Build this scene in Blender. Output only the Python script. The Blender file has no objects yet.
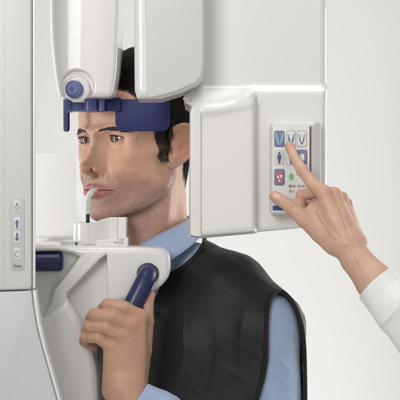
import bpy, bmesh, math, random
import numpy as np
from mathutils import Vector, Matrix
random.seed(7); RNG = np.random.default_rng(7)
K = 0.0014            # metres per unit (one unit = one pixel of a 400 px wide view at the head's distance)
D = 1400.0            # camera distance to the head plane, units
C = bpy.context.scene.collection

# ---------------------------------------------------------------- placement helper
def P(px, py, d=0.0):
    """point (units) seen at px,py of a 400 px view, d units behind the head plane"""
    f = 1 + d / D
    return np.array([(px - 200) * f, d, (200 - py) * f])
def V(p): return Vector((float(p[0]) * K, float(p[1]) * K, float(p[2]) * K))

# ---------------------------------------------------------------- signed distance tools
def smin(a, b, k):
    h = np.clip(0.5 + 0.5 * (b - a) / k, 0, 1)
    return b + (a - b) * h - k * h * (1 - h)
def smax(a, b, k): return -smin(-a, -b, k)
def ell(p, c, r, R=None):
    q = p - np.asarray(c, np.float32)
    if R is not None: q = q @ np.asarray(R, np.float32)
    r = np.asarray(r, np.float32)
    k0 = np.sqrt(((q / r) ** 2).sum(-1)) + 1e-6
    k1 = np.sqrt(((q / (r * r)) ** 2).sum(-1)) + 1e-9
    return k0 * (k0 - 1) / k1
def cap(p, a, b, ra, rb=None):
    rb = ra if rb is None else rb
    a = np.asarray(a, np.float32); b = np.asarray(b, np.float32)
    ba = b - a; pa = p - a
    h = np.clip((pa @ ba) / max(float(ba @ ba), 1e-6), 0, 1)
    return np.sqrt(((pa - h[..., None] * ba) ** 2).sum(-1)) - (ra + (rb - ra) * h)
def chain(p, pts, rs, k=0.0):
    d = None
    for i in range(len(pts) - 1):
        e = cap(p, pts[i], pts[i + 1], rs[i], rs[i + 1])
        d = e if d is None else (smin(d, e, k) if k > 0 else np.minimum(d, e))
    return d
def rbox(p, c, h, r, R=None):
    q = p - np.asarray(c, np.float32)
    if R is not None: q = q @ np.asarray(R, np.float32)
    q = np.abs(q) - (np.asarray(h, np.float32) - r)
    return np.sqrt((np.maximum(q, 0) ** 2).sum(-1)) + np.minimum(q.max(-1), 0) - r
def poly2(x, z, pts):
    """2-D polygon distance"""
    pts = np.asarray(pts, np.float32); n = len(pts)
    d = np.full(x.shape, 1e9, np.float32); s = np.ones(x.shape, np.float32)
    for i in range(n):
        a = pts[i]; b = pts[i - 1]
        ex, ez = b - a; wx = x - a[0]; wz = z - a[1]
        t = np.clip((wx * ex + wz * ez) / (ex * ex + ez * ez), 0, 1)
        d = np.minimum(d, (wx - ex * t) ** 2 + (wz - ez * t) ** 2)
        c1 = z >= a[1]; c2 = z < b[1]; c3 = ex * wz > ez * wx
        fl = (c1 & c2 & c3) | (~c1 & ~c2 & ~c3)
        s = np.where(fl, -s, s)
    return s * np.sqrt(d)
def extr(p, pts, y0, y1, r):
    """polygon in x,z extruded from y0 to y1 with edges rounded by r"""
    d2 = poly2(p[..., 0], p[..., 2], pts) + r
    dy = np.abs(p[..., 1] - (y0 + y1) / 2) - (y1 - y0) / 2 + r
    return np.minimum(np.maximum(d2, dy), 0) + np.sqrt(np.maximum(d2, 0) ** 2 + np.maximum(dy, 0) ** 2) - r

def nets(fn, lo, hi, h, project=True):
    """surface nets of fn over the box lo..hi with step h, evaluated only near the surface"""
    lo = np.asarray(lo, float); hi = np.asarray(hi, float)
    B = 8
    n = (np.ceil((hi - lo) / h / B).astype(int)) * B
    nb = n // B
    bc = np.stack(np.meshgrid(*[lo[i] + (np.arange(nb[i]) + .5) * B * h for i in range(3)], indexing='ij'), -1).astype(np.float32)
    cv = fn(bc.reshape(-1, 3)).reshape(nb)
    act = np.abs(cv) < B * h * 0.87 * 1.5 + 1.0
    val = np.repeat(np.repeat(np.repeat(np.sign(cv) * 5, B, 0), B, 1), B, 2).astype(np.float32)
    idx = np.argwhere(act)
    off = np.stack(np.meshgrid(*[np.arange(B)] * 3, indexing='ij'), -1).reshape(-1, 3)
    for s in range(0, len(idx), 1500):
        ii = idx[s:s + 1500]
        g = (ii[:, None, :] * B + off[None]).reshape(-1, 3)
        v = fn((lo + g * h).astype(np.float32))
        val[g[:, 0], g[:, 1], g[:, 2]] = v
    ins = val < 0
    nx, ny, nz = val.shape
    # cells with mixed corners
    cnt = np.zeros((nx - 1, ny - 1, nz - 1), np.uint8)
    for a in (0, 1):
        for b in (0, 1):
            for c in (0, 1):
                cnt += ins[a:nx - 1 + a, b:ny - 1 + b, c:nz - 1 + c]
    cells = np.argwhere((cnt > 0) & (cnt < 8))
    vid = np.full(cnt.shape, -1, np.int64); vid[cells[:, 0], cells[:, 1], cells[:, 2]] = np.arange(len(cells))
    acc = np.zeros((len(cells), 3)); num = np.zeros(len(cells))
    E = []
    for ax in range(3):
        o = [(0, 0), (0, 1), (1, 0), (1, 1)]
        for u, v in o:
            c0 = np.zeros(3, int); c1 = np.zeros(3, int)
            oth = [i for i in range(3) if i != ax]
            c0[oth[0]] = u; c0[oth[1]] = v; c1[:] = c0; c1[ax] = 1
            A = cells + c0; Bp = cells + c1
            va = val[A[:, 0], A[:, 1], A[:, 2]]; vb = val[Bp[:, 0], Bp[:, 1], Bp[:, 2]]
            m = (va < 0) != (vb < 0)
            t = va[m] / (va[m] - vb[m])
            acc[m] += c0 + (c1 - c0) * t[:, None]; num[m] += 1
    verts = (cells + acc / num[:, None]) * h + lo
    faces = []
    for ax in range(3):
        sl0 = [slice(None)] * 3; sl1 = [slice(None)] * 3
        sl0[ax] = slice(0, -1); sl1[ax] = slice(1, None)
        a = ins[tuple(sl0)]; b = ins[tuple(sl1)]
        e = np.argwhere(a != b)
        oth = [(ax + 1) % 3, (ax + 2) % 3]
        ok = np.ones(len(e), bool)
        for o_ in oth: ok &= (e[:, o_] > 0) & (e[:, o_] < val.shape[o_] - 1)
        e = e[ok]
        s = a[e[:, 0], e[:, 1], e[:, 2]]
        q = []
        for du, dv in ((0, 0), (-1, 0), (-1, -1), (0, -1)):
            cc = e.copy(); cc[:, oth[0]] += du; cc[:, oth[1]] += dv
            q.append(vid[cc[:, 0], cc[:, 1], cc[:, 2]])
        q = np.stack(q, 1)
        q[~s] = q[~s][:, ::-1]
        faces.append(q)
    faces = np.concatenate(faces)
    faces = faces[(faces >= 0).all(1)]
    if project:
        verts = verts.astype(np.float32)
        for _ in range(2):
            v0 = fn(verts); g = np.zeros_like(verts); e = 0.35 * h
            for i in range(3):
                w = verts.copy(); w[:, i] += e
                g[:, i] = (fn(w) - v0) / e
            gl = np.maximum((g ** 2).sum(1), .25)
            st = np.clip(v0 / gl, -.4 * h, .4 * h)
            verts = verts - g * st[:, None]
    return verts, faces

def add_mesh(name, verts, faces, mat=None, parent=None, smooth=True, attrs=None):
    """one mesh object from arrays in units"""
    me = bpy.data.meshes.new(name)
    verts = np.asarray(verts, np.float32) * K
    if isinstance(faces, np.ndarray):
        nf, k = faces.shape
        me.vertices.add(len(verts)); me.vertices.foreach_set('co', verts.ravel())
        me.loops.add(nf * k); me.loops.foreach_set('vertex_index', faces.astype(np.int32).ravel())
        me.polygons.add(nf); me.polygons.foreach_set('loop_start', np.arange(0, nf * k, k, dtype=np.int32))
        me.update(calc_edges=True)
    else:
        me.from_pydata(verts.tolist(), [], faces)
    me.validate()
    if smooth:
        me.polygons.foreach_set('use_smooth', np.ones(len(me.polygons), bool))
    if attrs:
        for k_, a in attrs.items():
            at = me.color_attributes.new(k_, 'FLOAT_COLOR', 'POINT')
            at.data.foreach_set('color', np.asarray(a, np.float32).ravel())
    me.update()
    o = bpy.data.objects.new(name, me); C.objects.link(o)
    for m in (mat if isinstance(mat, (list, tuple)) else [mat]):
        if m: me.materials.append(m)
    if parent: o.parent = parent
    return o
def tag(o, label=None, cat=None, group=None, kind=None):
    if label: o['label'] = label
    if cat: o['category'] = cat
    if group: o['group'] = group
    if kind: o['kind'] = kind
    return o
def empty(name, p=(0, 0, 0)):
    o = bpy.data.objects.new(name, None); C.objects.link(o)
    o.empty_display_size = .02
    o['_p'] = 0; del o['_p']
    return o
def autosmooth(o, ang=35):
    me = o.data
    me.polygons.foreach_set('use_smooth', np.ones(len(me.polygons), bool))
    bm = bmesh.new(); bm.from_mesh(me)
    for e in bm.edges:
        if len(e.link_faces) == 2 and e.calc_face_angle(0) > math.radians(ang): e.smooth = False
    bm.to_mesh(me); bm.free()

# mesh builders -------------------------------------------------
class MB:
    def __init__(s): s.v = []; s.f = []; s.m = []
    def add(s, v, f, m=0):
        o = len(s.v); s.v += [tuple(map(float, a)) for a in v]; s.f += [tuple(i + o for i in q) for q in f]; s.m += [m] * len(f)
    def tube(s, pts, rs, n=8, m=0, ends=True, flat=1.0, up=None):
        pts = [np.asarray(p, float) for p in pts]
        if not hasattr(rs, '__len__'): rs = [rs] * len(pts)
        rings = []; ref = np.array((0.13, 1, .21)) if up is None else np.asarray(up, float)
        for i, p in enumerate(pts):
            t = pts[min(i + 1, len(pts) - 1)] - pts[max(i - 1, 0)]
            t /= np.linalg.norm(t) + 1e-9
            a = np.cross(t, ref); a /= np.linalg.norm(a) + 1e-9; b = np.cross(t, a)
            rings.append([p + rs[i] * (math.cos(2 * math.pi * j / n) * a + flat * math.sin(2 * math.pi * j / n) * b) for j in range(n)])
        v = [q for r in rings for q in r]; f = []
        for i in range(len(pts) - 1):
            for j in range(n):
                f.append((i * n + j, i * n + (j + 1) % n, (i + 1) * n + (j + 1) % n, (i + 1) * n + j))
        if ends: f.append(tuple(range(n))[::-1]); f.append(tuple((len(pts) - 1) * n + j for j in range(n)))
        s.add(v, f, m)
    def prism(s, pts, y0, y1, m=0):
        """pts: x,z outline; extruded in y"""
        n = len(pts)
        v = [(x, y0, z) for x, z in pts] + [(x, y1, z) for x, z in pts]
        f = [tuple(range(n)), tuple(range(2 * n - 1, n - 1, -1))] + [(i, n + i, n + (i + 1) % n, (i + 1) % n) for i in range(n)]
        s.add(v, f, m)
    def build(s, name, mat, parent=None, smooth=True, bevel=0, seg=3, ang=35):
        me = bpy.data.meshes.new(name)
        me.from_pydata([(a[0] * K, a[1] * K, a[2] * K) for a in s.v], [], s.f)
        for m_ in (mat if isinstance(mat, (list, tuple)) else [mat]): me.materials.append(m_)
        me.polygons.foreach_set('material_index', s.m)
        bm = bmesh.new(); bm.from_mesh(me)
        bmesh.ops.recalc_face_normals(bm, faces=bm.faces)
        if bevel:
            es = [e for e in bm.edges if len(e.link_faces) == 2 and e.calc_face_angle(0) > math.radians(ang)]
            bmesh.ops.bevel(bm, geom=es, offset=bevel * K, segments=seg, profile=.5, affect='EDGES', clamp_overlap=True)
        bm.to_mesh(me); bm.free()
        o = bpy.data.objects.new(name, me); C.objects.link(o)
        if parent: o.parent = parent
        if smooth: autosmooth(o, ang)
        return o
def rounded(pts, rad, seg=6):
    """round the corners of a 2-D outline; rad a number or one per corner"""
    out = []; n = len(pts)
    for i, p in enumerate(pts):
        r = rad[i] if hasattr(rad, '__len__') else rad
        p = np.array(p, float); a = np.array(pts[i - 1], float); b = np.array(pts[(i + 1) % n], float)
        if r <= 0: out.append(tuple(p)); continue
        da = a - p; db = b - p; la = np.linalg.norm(da); lb = np.linalg.norm(db)
        r_ = min(r, la * .49, lb * .49)
        A = p + da / la * r_; Bq = p + db / lb * r_
        for j in range(seg + 1):
            t = j / seg
            out.append(tuple((1 - t) ** 2 * A + 2 * t * (1 - t) * p + t * t * Bq))
    return out
def spline(pts, n):
    """Catmull-Rom through the points, n per span"""
    pts = [np.asarray(p, float) for p in pts]; out = []
    q = [2 * pts[0] - pts[1]] + pts + [2 * pts[-1] - pts[-2]]
    for i in range(1, len(q) - 2):
        for j in range(n):
            t = j / n
            out.append(.5 * ((2 * q[i]) + (-q[i - 1] + q[i + 1]) * t + (2 * q[i - 1] - 5 * q[i] + 4 * q[i + 1] - q[i + 2]) * t * t + (-q[i - 1] + 3 * q[i] - 3 * q[i + 1] + q[i + 2]) * t ** 3))
    out.append(pts[-1]); return out
def px2(pts, d):
    """pixels at depth d -> x,z outline in units"""
    f = 1 + d / D
    return [((x - 200) * f, (200 - y) * f) for x, y in pts]

# ---------------------------------------------------------------- materials
def mat(name, col, rough=.5, **kw):
    m = bpy.data.materials.new(name); m.use_nodes = True
    b = m.node_tree.nodes['Principled BSDF']
    b.inputs['Base Color'].default_value = (*col, 1); b.inputs['Roughness'].default_value = rough
    for k, v in kw.items(): b.inputs[k].default_value = v
    return m
def nd(m, t, **kw):
    n = m.node_tree.nodes.new(t)
    for k, v in kw.items():
        if k in n.inputs: n.inputs[k].default_value = v
        else: setattr(n, k, v)
    return n
def noise_bump(m, scale, strength, dist=.0004, detail=3, stretch=None):
    b = m.node_tree.nodes['Principled BSDF']; L = m.node_tree.links
    tc = nd(m, 'ShaderNodeTexCoord'); n = nd(m, 'ShaderNodeTexNoise', Scale=scale, Detail=detail)
    if stretch:
        mp = nd(m, 'ShaderNodeMapping'); mp.inputs['Scale'].default_value = stretch
        L.new(tc.outputs['Object'], mp.inputs['Vector']); L.new(mp.outputs['Vector'], n.inputs['Vector'])
    else: L.new(tc.outputs['Object'], n.inputs['Vector'])
    bp = nd(m, 'ShaderNodeBump', Strength=strength, Distance=dist)
    L.new(n.outputs['Fac'], bp.inputs['Height']); L.new(bp.outputs['Normal'], b.inputs['Normal'])
    return n, bp
def rough_var(m, scale, lo, hi):
    L = m.node_tree.links; b = m.node_tree.nodes['Principled BSDF']
    tc = nd(m, 'ShaderNodeTexCoord'); n = nd(m, 'ShaderNodeTexNoise', Scale=scale, Detail=4)
    mr = nd(m, 'ShaderNodeMapRange'); mr.inputs['From Min'].default_value = 0; mr.inputs['From Max'].default_value = 1
    mr.inputs['To Min'].default_value = lo; mr.inputs['To Max'].default_value = hi
    L.new(tc.outputs['Object'], n.inputs['Vector']); L.new(n.outputs['Fac'], mr.inputs['Value']); L.new(mr.outputs['Result'], b.inputs['Roughness'])
M = {}
M['white'] = mat('white_plastic', (.76, .75, .735), .28, **{'Coat Weight': .5, 'Coat Roughness': .05}); rough_var(M['white'], 9, .24, .34); 
M['cream'] = mat('satin_white_plastic', (.62, .61, .595), .42); rough_var(M['cream'], 12, .36, .48)
M['grey'] = mat('grey_plastic', (.55, .57, .565), .38); noise_bump(M['grey'], 900, .08)
M['seam'] = mat('dark_seam', (.09, .09, .09), .6)
M['dkgrey'] = mat('dark_rubber', (.018, .018, .02), .45)
M['blue'] = mat('blue_plastic', (.013, .019, .105), .5, **{'Specular IOR Level': .3}); rough_var(M['blue'], 40, .46, .58)
M['bluelt'] = mat('light_blue_plastic', (.085, .115, .30), .34); rough_var(M['bluelt'], 40, .3, .42)
M['grip'] = mat('navy_rubber_grip', (.014, .02, .085), .33); noise_bump(M['grip'], 1400, .12)
M['backdrop'] = mat('studio_backdrop', (.75, .745, .73), .8)

HSTEP = .62
HAIR_ON = True
# ================================================================ the person's head
TH = math.radians(47); ST, CT = math.sin(TH), math.cos(TH)
HC = np.array([-58.3, 0, 59.8])
def h2w(p):
    p = np.asarray(p, float)
    f, l, u = p[..., 0], p[..., 1], p[..., 2]
    return np.stack([HC[0] - ST * f + CT * l, HC[1] - CT * f - ST * l, HC[2] + u], -1)
def w2h(p):
    x = p[..., 0] - HC[0]; y = p[..., 1] - HC[1]
    return np.stack([-ST * x - CT * y, CT * x - ST * y, p[..., 2] - HC[2]], -1)
def h2wd(v):
    v = np.asarray(v, float); return np.array([-ST * v[0] + CT * v[1], -CT * v[0] - ST * v[1], v[2]])
EYE = np.array([46.9, 23.8, -.8]); ER = 8.6
def rotz(a): c, s = math.cos(a), math.sin(a); return np.array([[c, -s, 0], [s, c, 0], [0, 0, 1.]])
def roty(a): c, s = math.cos(a), math.sin(a); return np.array([[c, 0, s], [0, 1, 0], [-s, 0, c]])
def rotx(a): c, s = math.cos(a), math.sin(a); return np.array([[1, 0, 0], [0, c, -s], [0, s, c]])

HELIX = [(-6, 49, -12), (1, 50, -5), (2.5, 51, 3), (-3, 53, 10.5), (-12, 56, 13.5), (-20, 59.5, 8.5), (-23, 60.5, -2), (-21, 59.5, -13), (-15.5, 56.5, -23), (-9, 53, -31), (-3.5, 51, -34.5), (0, 49, -31)]
HR = [1.6, 2.2, 2.4, 2.6, 2.7, 2.7, 2.6, 2.4, 2.6, 3.0, 3.0, 2.2]
HELIX_S = spline([np.append(np.array(a, float), r) for a, r in zip(HELIX, HR)], 3)
def head_sdf(p):
    """p in head frame f,l,u"""
    q = p.copy(); q[..., 1] = np.abs(p[..., 1])
    d = ell(q, (-10, 0, 27), (64, 51, 61))
    d = smin(d, ell(q, (16, 0, 22), (45.5, 42, 34)), 10)
    d = smin(d, ell(q, (20, 0, -14), (37, 42, 44)), 14)
    d = smin(d, ell(q, (33, 21, 22), (24.5, 24.5, 27)), 9)
    # brow ridge
    d = smin(d, chain(q, [(60.0, 0, 5.5), (59.8, 10, 6.0), (55.5, 23, 6.5), (45.5, 36.5, 4.5)], [4.6, 5.2, 5.0, 5.0]), 7)
    d = smin(d, chain(q, [(46, 36.5, 3), (45, 36.8, -6), (41, 35.5, -14)], [4.2, 4.0, 4.0]), 4)
    # cheek bones and cheeks
    d = smin(d, ell(q, (38.5, 29, -17), (15.5, 13.5, 12), rotz(-.45)), 10)
    d = smin(d, chain(q, [(38, 33, -14), (12, 46, -10)], [5, 3]), 9)
    d = smin(d, ell(q, (42, 19, -34), (17, 16, 18)), 10)
    d = smin(d, ell(q, (22, 31.5, -35), (22, 12, 16), rotz(-.3)), 10)
    # jaw
    d = smin(d, chain(q, [(-2, 42, -6), (1, 40.5, -32), (9, 38, -43)], [9, 8.5, 8]), 10)
    d = smin(d, chain(q, [(9, 37, -44), (30, 27, -60.5), (47, 10, -71.5)], [9, 8.5, 7.5]), 9)
    d = smin(d, ell(q, (20, 0, -50), (34, 36, 24)), 12)
    d = smin(d, ell(q, (52.8, 0, -71), (8.5, 12.5, 9.2)), 8)
    d = smin(d, ell(q, (44.5, 0, -49), (18.5, 23, 20)), 9)
    # underside of the jaw and neck
    d = smin(d, chain(q, [(-14, 0, -25), (-4.5, 0, -70), (-6, 0, -105), (-18, 0, -150)], [36, 34, 36.5, 42]), 7)
    d = smin(d, chain(q, [(-6, 36, -30), (-2, 30, -70), (8, 18, -110), (10, 6, -135)], [5, 7, 7, 6]), 9)
    d = smin(d, chain(q, [(-30, 18, -60), (-30, 30, -122), (-36, 70, -150), (-40, 110, -162)], [8, 10, 14, 14]), 12)
    # socket and eyelids
    d = smax(d, -ell(q, (63, 21.5, -1), (11.5, 15.5, 8.2), rotz(.25)), 6)
    d = smax(d, -ell(q, (65, 8.5, -2), (6.5, 4, 7)), 5)
    lid = np.sqrt(((q - EYE) ** 2).sum(-1)) - (ER + 1.0)
    lid = smax(lid, -(q[..., 0] - 44), 2)
    d = smin(d, lid, 2.6)
    # nose
    n = chain(q, [(56, 0, 4), (58.8, 0, -4), (62.2, 0, -13), (68.4, 0, -24.5)], [5.2, 4.1, 3.9, 4.1], 2)
    n = smin(n, ell(q, (72.2, 0, -28.2), (5.4, 5.3, 5.0)), 4)
    n = smin(n, chain(q, [(52, 5, -6), (59.6, 6, -25)], [4.0, 4.8]), 6)
    n = smin(n, ell(q, (62.8, 7.6, -29.6), (6.6, 3.3, 4.4), rotz(.3)), 3.8)
    n = smin(n, chain(q, [(71, 0, -32.2), (63, 0, -35.6)], [2.3, 2.5]), 2.5)
    d = smin(d, n, 6.5)
    d = smax(d, -ell(q, (63.6, 5.6, -35.2), (5.0, 2.8, 4.4), rotz(.38)), .8)
    # alar crease / nasolabial
    d = smax(d, -chain(q, [(60.8, 13.4, -26), (59, 14.2, -31), (59, 12.6, -35.5)], [.2, .5, .3]), 2.4)
    d = smax(d, -chain(q, [(60.6, 16.6, -30), (58.4, 21.6, -38), (56, 26.8, -46)], [.1, .3, .1]), 5)
    # philtrum, lips
    d = smax(d, -cap(q, (67.4, 0, -38.5), (67.8, 0, -44.2), 1.2), 2.5)
    d = smin(d, chain(q, [(64.4, 0, -47.9), (64.0, 4, -47.2), (61.2, 13, -48.2), (55.6, 22, -50)], [2.5, 2.7, 2.1, .8]), 2.4)
    d = smin(d, chain(q, [(63.6, 0, -54.2), (62.8, 6, -54.2), (59.8, 14, -52.8), (56, 20.5, -51)], [3.6, 3.6, 2.7, .8]), 2.6)
    d = smax(d, -chain(q, [(68.6, 0, -50.6), (67.9, 5, -50.2), (64.6, 14, -50.6), (57.6, 23.4, -50.6)], [.95, .95, .9, .7]), 1.1)
    inner = np.interp(q[..., 1], [0, 5, 14, 23.4], [62.5, 62, 59, 54]).astype(np.float32)
    slit = np.maximum(np.maximum(np.abs(q[..., 2] + 50.5 - .35 * np.exp(-((q[..., 1] - 5) / 4) ** 2)) - .42, inner - q[..., 0]), q[..., 1] - 23)
    d = smax(d, -slit, .6)
    d = smax(d, -chain(q, [(66, 0, -62), (63.5, 9, -61)], [1.6, 1.0]), 5)
    # eye opening: almond cut down to the eyeball
    a = q - EYE
    yy = a[..., 1]; zz = a[..., 2]
    t = np.clip((yy + 9.4) / 18.6, 0, 1)
    upc = 2.9 * np.sin(np.pi * t ** .85) ** .85 - .7 + 1.2 * t
    loc = -2.7 * np.sin(np.pi * t ** 1.1) ** .9 - 1.0 + 1.2 * t
    alm = np.maximum(np.maximum(zz - upc, loc - zz), np.maximum(-9.4 - yy, yy - 9.2))
    alm = np.maximum(alm * .85, 46 - q[..., 0])
    d = smax(d, -alm, .7)
    # upper lid crease
    cr = [EYE + np.array(v) for v in ((8.3, -6, 3.3), (9.3, -1, 6.6), (8.8, 4, 6.4), (6.2, 8.6, 3.6))]
    d = smax(d, -chain(q, cr, [.3, .55, .55, .3]), 1.6)
    cr = [EYE + np.array(v) for v in ((8.6, -6, -4), (9.0, 0, -6.6), (7.0, 7, -5.2))]
    d = smax(d, -chain(q, cr, [.2, .4, .2]), 2.5)
    # ear
    R = rotz(-.33); qh = q
    sh = np.clip((-q[..., 2] - 5) / 32, 0, 1)
    q = q - np.stack([4.0 + 5.0 * sh, 0 * sh, 0 * sh], -1).astype(np.float32)
    q[..., 2] = 13 + (q[..., 2] - 13) / .85
    e = ell(q, (-10.5, 54.2, -7), (12.5, 2.6, 20), R)
    e = smin(e, ell(q, (-4, 50.5, -28), (6, 3.0, 6.5), R), 3)
    hx = None
    for i in range(len(HELIX_S) - 1):
        A, Bq = HELIX_S[i], HELIX_S[i + 1]
        c = cap(q, A[:3], Bq[:3], A[3], Bq[3]); hx = c if hx is None else np.minimum(hx, c)
    e = smin(e, hx, 1.6)
    e = smax(e, -ell(q, (-14, 59.8, 6.5), (7, 3.0, 4.5), R), 1.5)
    e = smin(e, chain(q, [(-9, 54.3, 5), (-15, 57.3, 1), (-17, 58, -8), (-13, 56, -18), (-6, 53, -22)], [1.3, 2.0, 2.0, 2.0, 1.8]), 1.6)
    e = smax(e, -chain(q, [(-2, 56.2, -17), (-7.5, 58, -16), (-10.8, 59.2, -9), (-8.5, 58.4, -2.5), (-4, 57, 0)], [4.0, 4.8, 4.6, 3.9, 3.0]), 1.8)
    e = smax(e, -chain(q, [(-13, 61.0, 8.5), (-19, 63.0, 3), (-19.6, 63.0, -8), (-16, 60.8, -18)], [1.5, 1.7, 1.7, 1.3]), 1.3)
    e = smin(e, ell(q, (1.2, 50.5, -11.5), (2.6, 2.6, 4.8)), 1.8)
    e = smin(e, ell(q, (-10, 47, -10), (9, 5, 16)), 3)
    q = qh
    d = smin(d, e * .92, 1.8)
    return d
def body_sdf(pw): return head_sdf(w2h(pw))

def fbm(p, s, seed=0):
    """cheap smooth value noise from sines"""
    r = np.random.default_rng(seed); o = np.zeros(p.shape[0])
    for i in range(14):
        k = r.normal(size=3); k /= np.linalg.norm(k); o += np.sin((p @ k) / s * (1 + .35 * i / 3) + r.uniform(0, 6.28))
    return o / 14 * 1.9
def sstep(a, b, x): t = np.clip((x - a) / (b - a), 0, 1); return t * t * (3 - 2 * t)

def capsule_mask(q, pts, rs): return -chain(q, pts, rs)
def skin_attr(vw):
    h = w2h(vw); q = h.copy(); q[:, 1] = np.abs(h[:, 1])
    base = np.array([.58, .345, .24]); n = len(q)
    col = np.tile(base, (n, 1))
    # redness: cheeks, nose, ear
    red = .55 * np.exp(-((q[:, 0] - 44) ** 2 / 260 + (q[:, 1] - 26) ** 2 / 160 + (q[:, 2] + 20) ** 2 / 200))
    red += .5 * np.exp(-((q[:, 0] - 75) ** 2 / 90 + q[:, 1] ** 2 / 90 + (q[:, 2] + 30) ** 2 / 80))
    red += .9 * np.exp(-((q[:, 0] + 10) ** 2 / 300 + (q[:, 1] - 58) ** 2 / 60 + (q[:, 2] + 8) ** 2 / 500))
    col = col * (1 - red[:, None] * np.array([.0, .22, .25]))
    col *= (1 + .025 * fbm(vw, 5, 3))[:, None]
    # stubble
    lower = sstep(-30, -44, q[:, 2] + .22 * (52 - q[:, 0]) * (q[:, 0] < 52) - 2 + 2.5 * fbm(vw, 4, 5))
    moust = sstep(-35, -39, q[:, 2]) * sstep(52, 60, q[:, 0])
    side = sstep(-14, -24, q[:, 2]) * sstep(24, 12, q[:, 0]) * sstep(-7, -2, q[:, 0])
    st = np.maximum(np.maximum(lower * sstep(-8, 2, q[:, 0]), moust), side * .9)
    st *= sstep(-125, -85, q[:, 2]) * sstep(-22, 22, q[:, 0] + 0 * q[:, 1] + np.clip(q[:, 2] + 56, 0, 99) * 2.0)
    # lips
    lipd = np.minimum(chain(q, [(66.5, 0, -48.6), (66, 4, -47.8), (62.6, 13, -49), (57, 22.4, -50.5)], [2.3, 2.7, 2.2, .8]),
                      chain(q, [(66, 0, -53.4), (65.2, 6, -53.4), (62, 14, -52.4), (57.4, 21.4, -51)], [3.8, 3.6, 2.8, .8]))
    lm = sstep(1.0, -.3, lipd)
    st *= (1 - lm)
    col = col * (1 - st[:, None] * np.array([.17, .14, .09]))
    col = col * (1 - lm[:, None]) + np.array([.42, .15, .135]) * lm[:, None]
    # scalp under the hair
    sc = hair_mask(q)
    col = col * (1 - .8 * sc[:, None]) + np.array([.03, .022, .018]) * .8 * sc[:, None]
    # dark line of the lash roots, moist pink inner corner
    a = q - EYE; yy, zz = a[:, 1], a[:, 2]
    t = np.clip((yy + 9.4) / 18.6, 0, 1)
    up_ = 2.9 * np.sin(np.pi * t ** .85) ** .85 - .7 + 1.2 * t; lo2 = -2.7 * np.sin(np.pi * t ** 1.1) ** .9 - 1.0 + 1.2 * t
    fr_ = (q[:, 0] > 46) & (yy > -9.2) & (yy < 9.6)
    ln = np.where(fr_, .85 * sstep(1.25, .3, np.abs(zz - up_)) + .4 * sstep(.9, .1, np.abs(zz - lo2)), 0)
    col = col * (1 - np.clip(ln, 0, .85)[:, None])
    bd = chain(q, BROW, BROWR)
    bm_ = sstep(.8, -1.2, bd)
    col = col * (1 - .45 * bm_[:, None])
    return np.concatenate([col, st[:, None]], 1)
BROW = [(65, 10.5, 3.9), (63.5, 16, 5.8), (60, 22, 7.6), (55, 29, 8.2), (49.5, 36, 5.8)]
BROWR = [2.6, 3.0, 2.6, 2.2, 1.0]
def hair_mask(q):
    """q with |l|; 1 where hair grows"""
    f, l, u = q[:, 0], np.abs(q[:, 1]), q[:, 2]
    # hairline: front at u ~ 46, temples recede to f ~ 30, sideburn f ~ 12..2 down to -22, round the ear, nape
    fr = sstep(43, 48, u + np.clip(l - 26, 0, 30) * .0) * 1.0
    front = np.where(u > 8, 1.0, 0)
    lim = np.interp(u, [-24, -18, -6, 6, 14, 24, 34, 44, 52, 90], [12, 18, 20, 22, 25, 31, 40, 46, 60, 99])
    a = sstep(1.0, -1.5, f - lim)
    low = np.interp(f, [-75, -60, -40, -26, -20, -8, 4, 6, 8, 20, 21], [-38, -42, -38, -30, 4, 17, 17, 9, -22, -24, -24])
    b = sstep(-1.5, 1.0, u - low)
    return a * b

t_ = __import__('time').time()
HV, HF = nets(head_sdf, (-80, -68, -125), (82, 68, 90), HSTEP)
print('head', len(HV), __import__('time').time() - t_)
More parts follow.
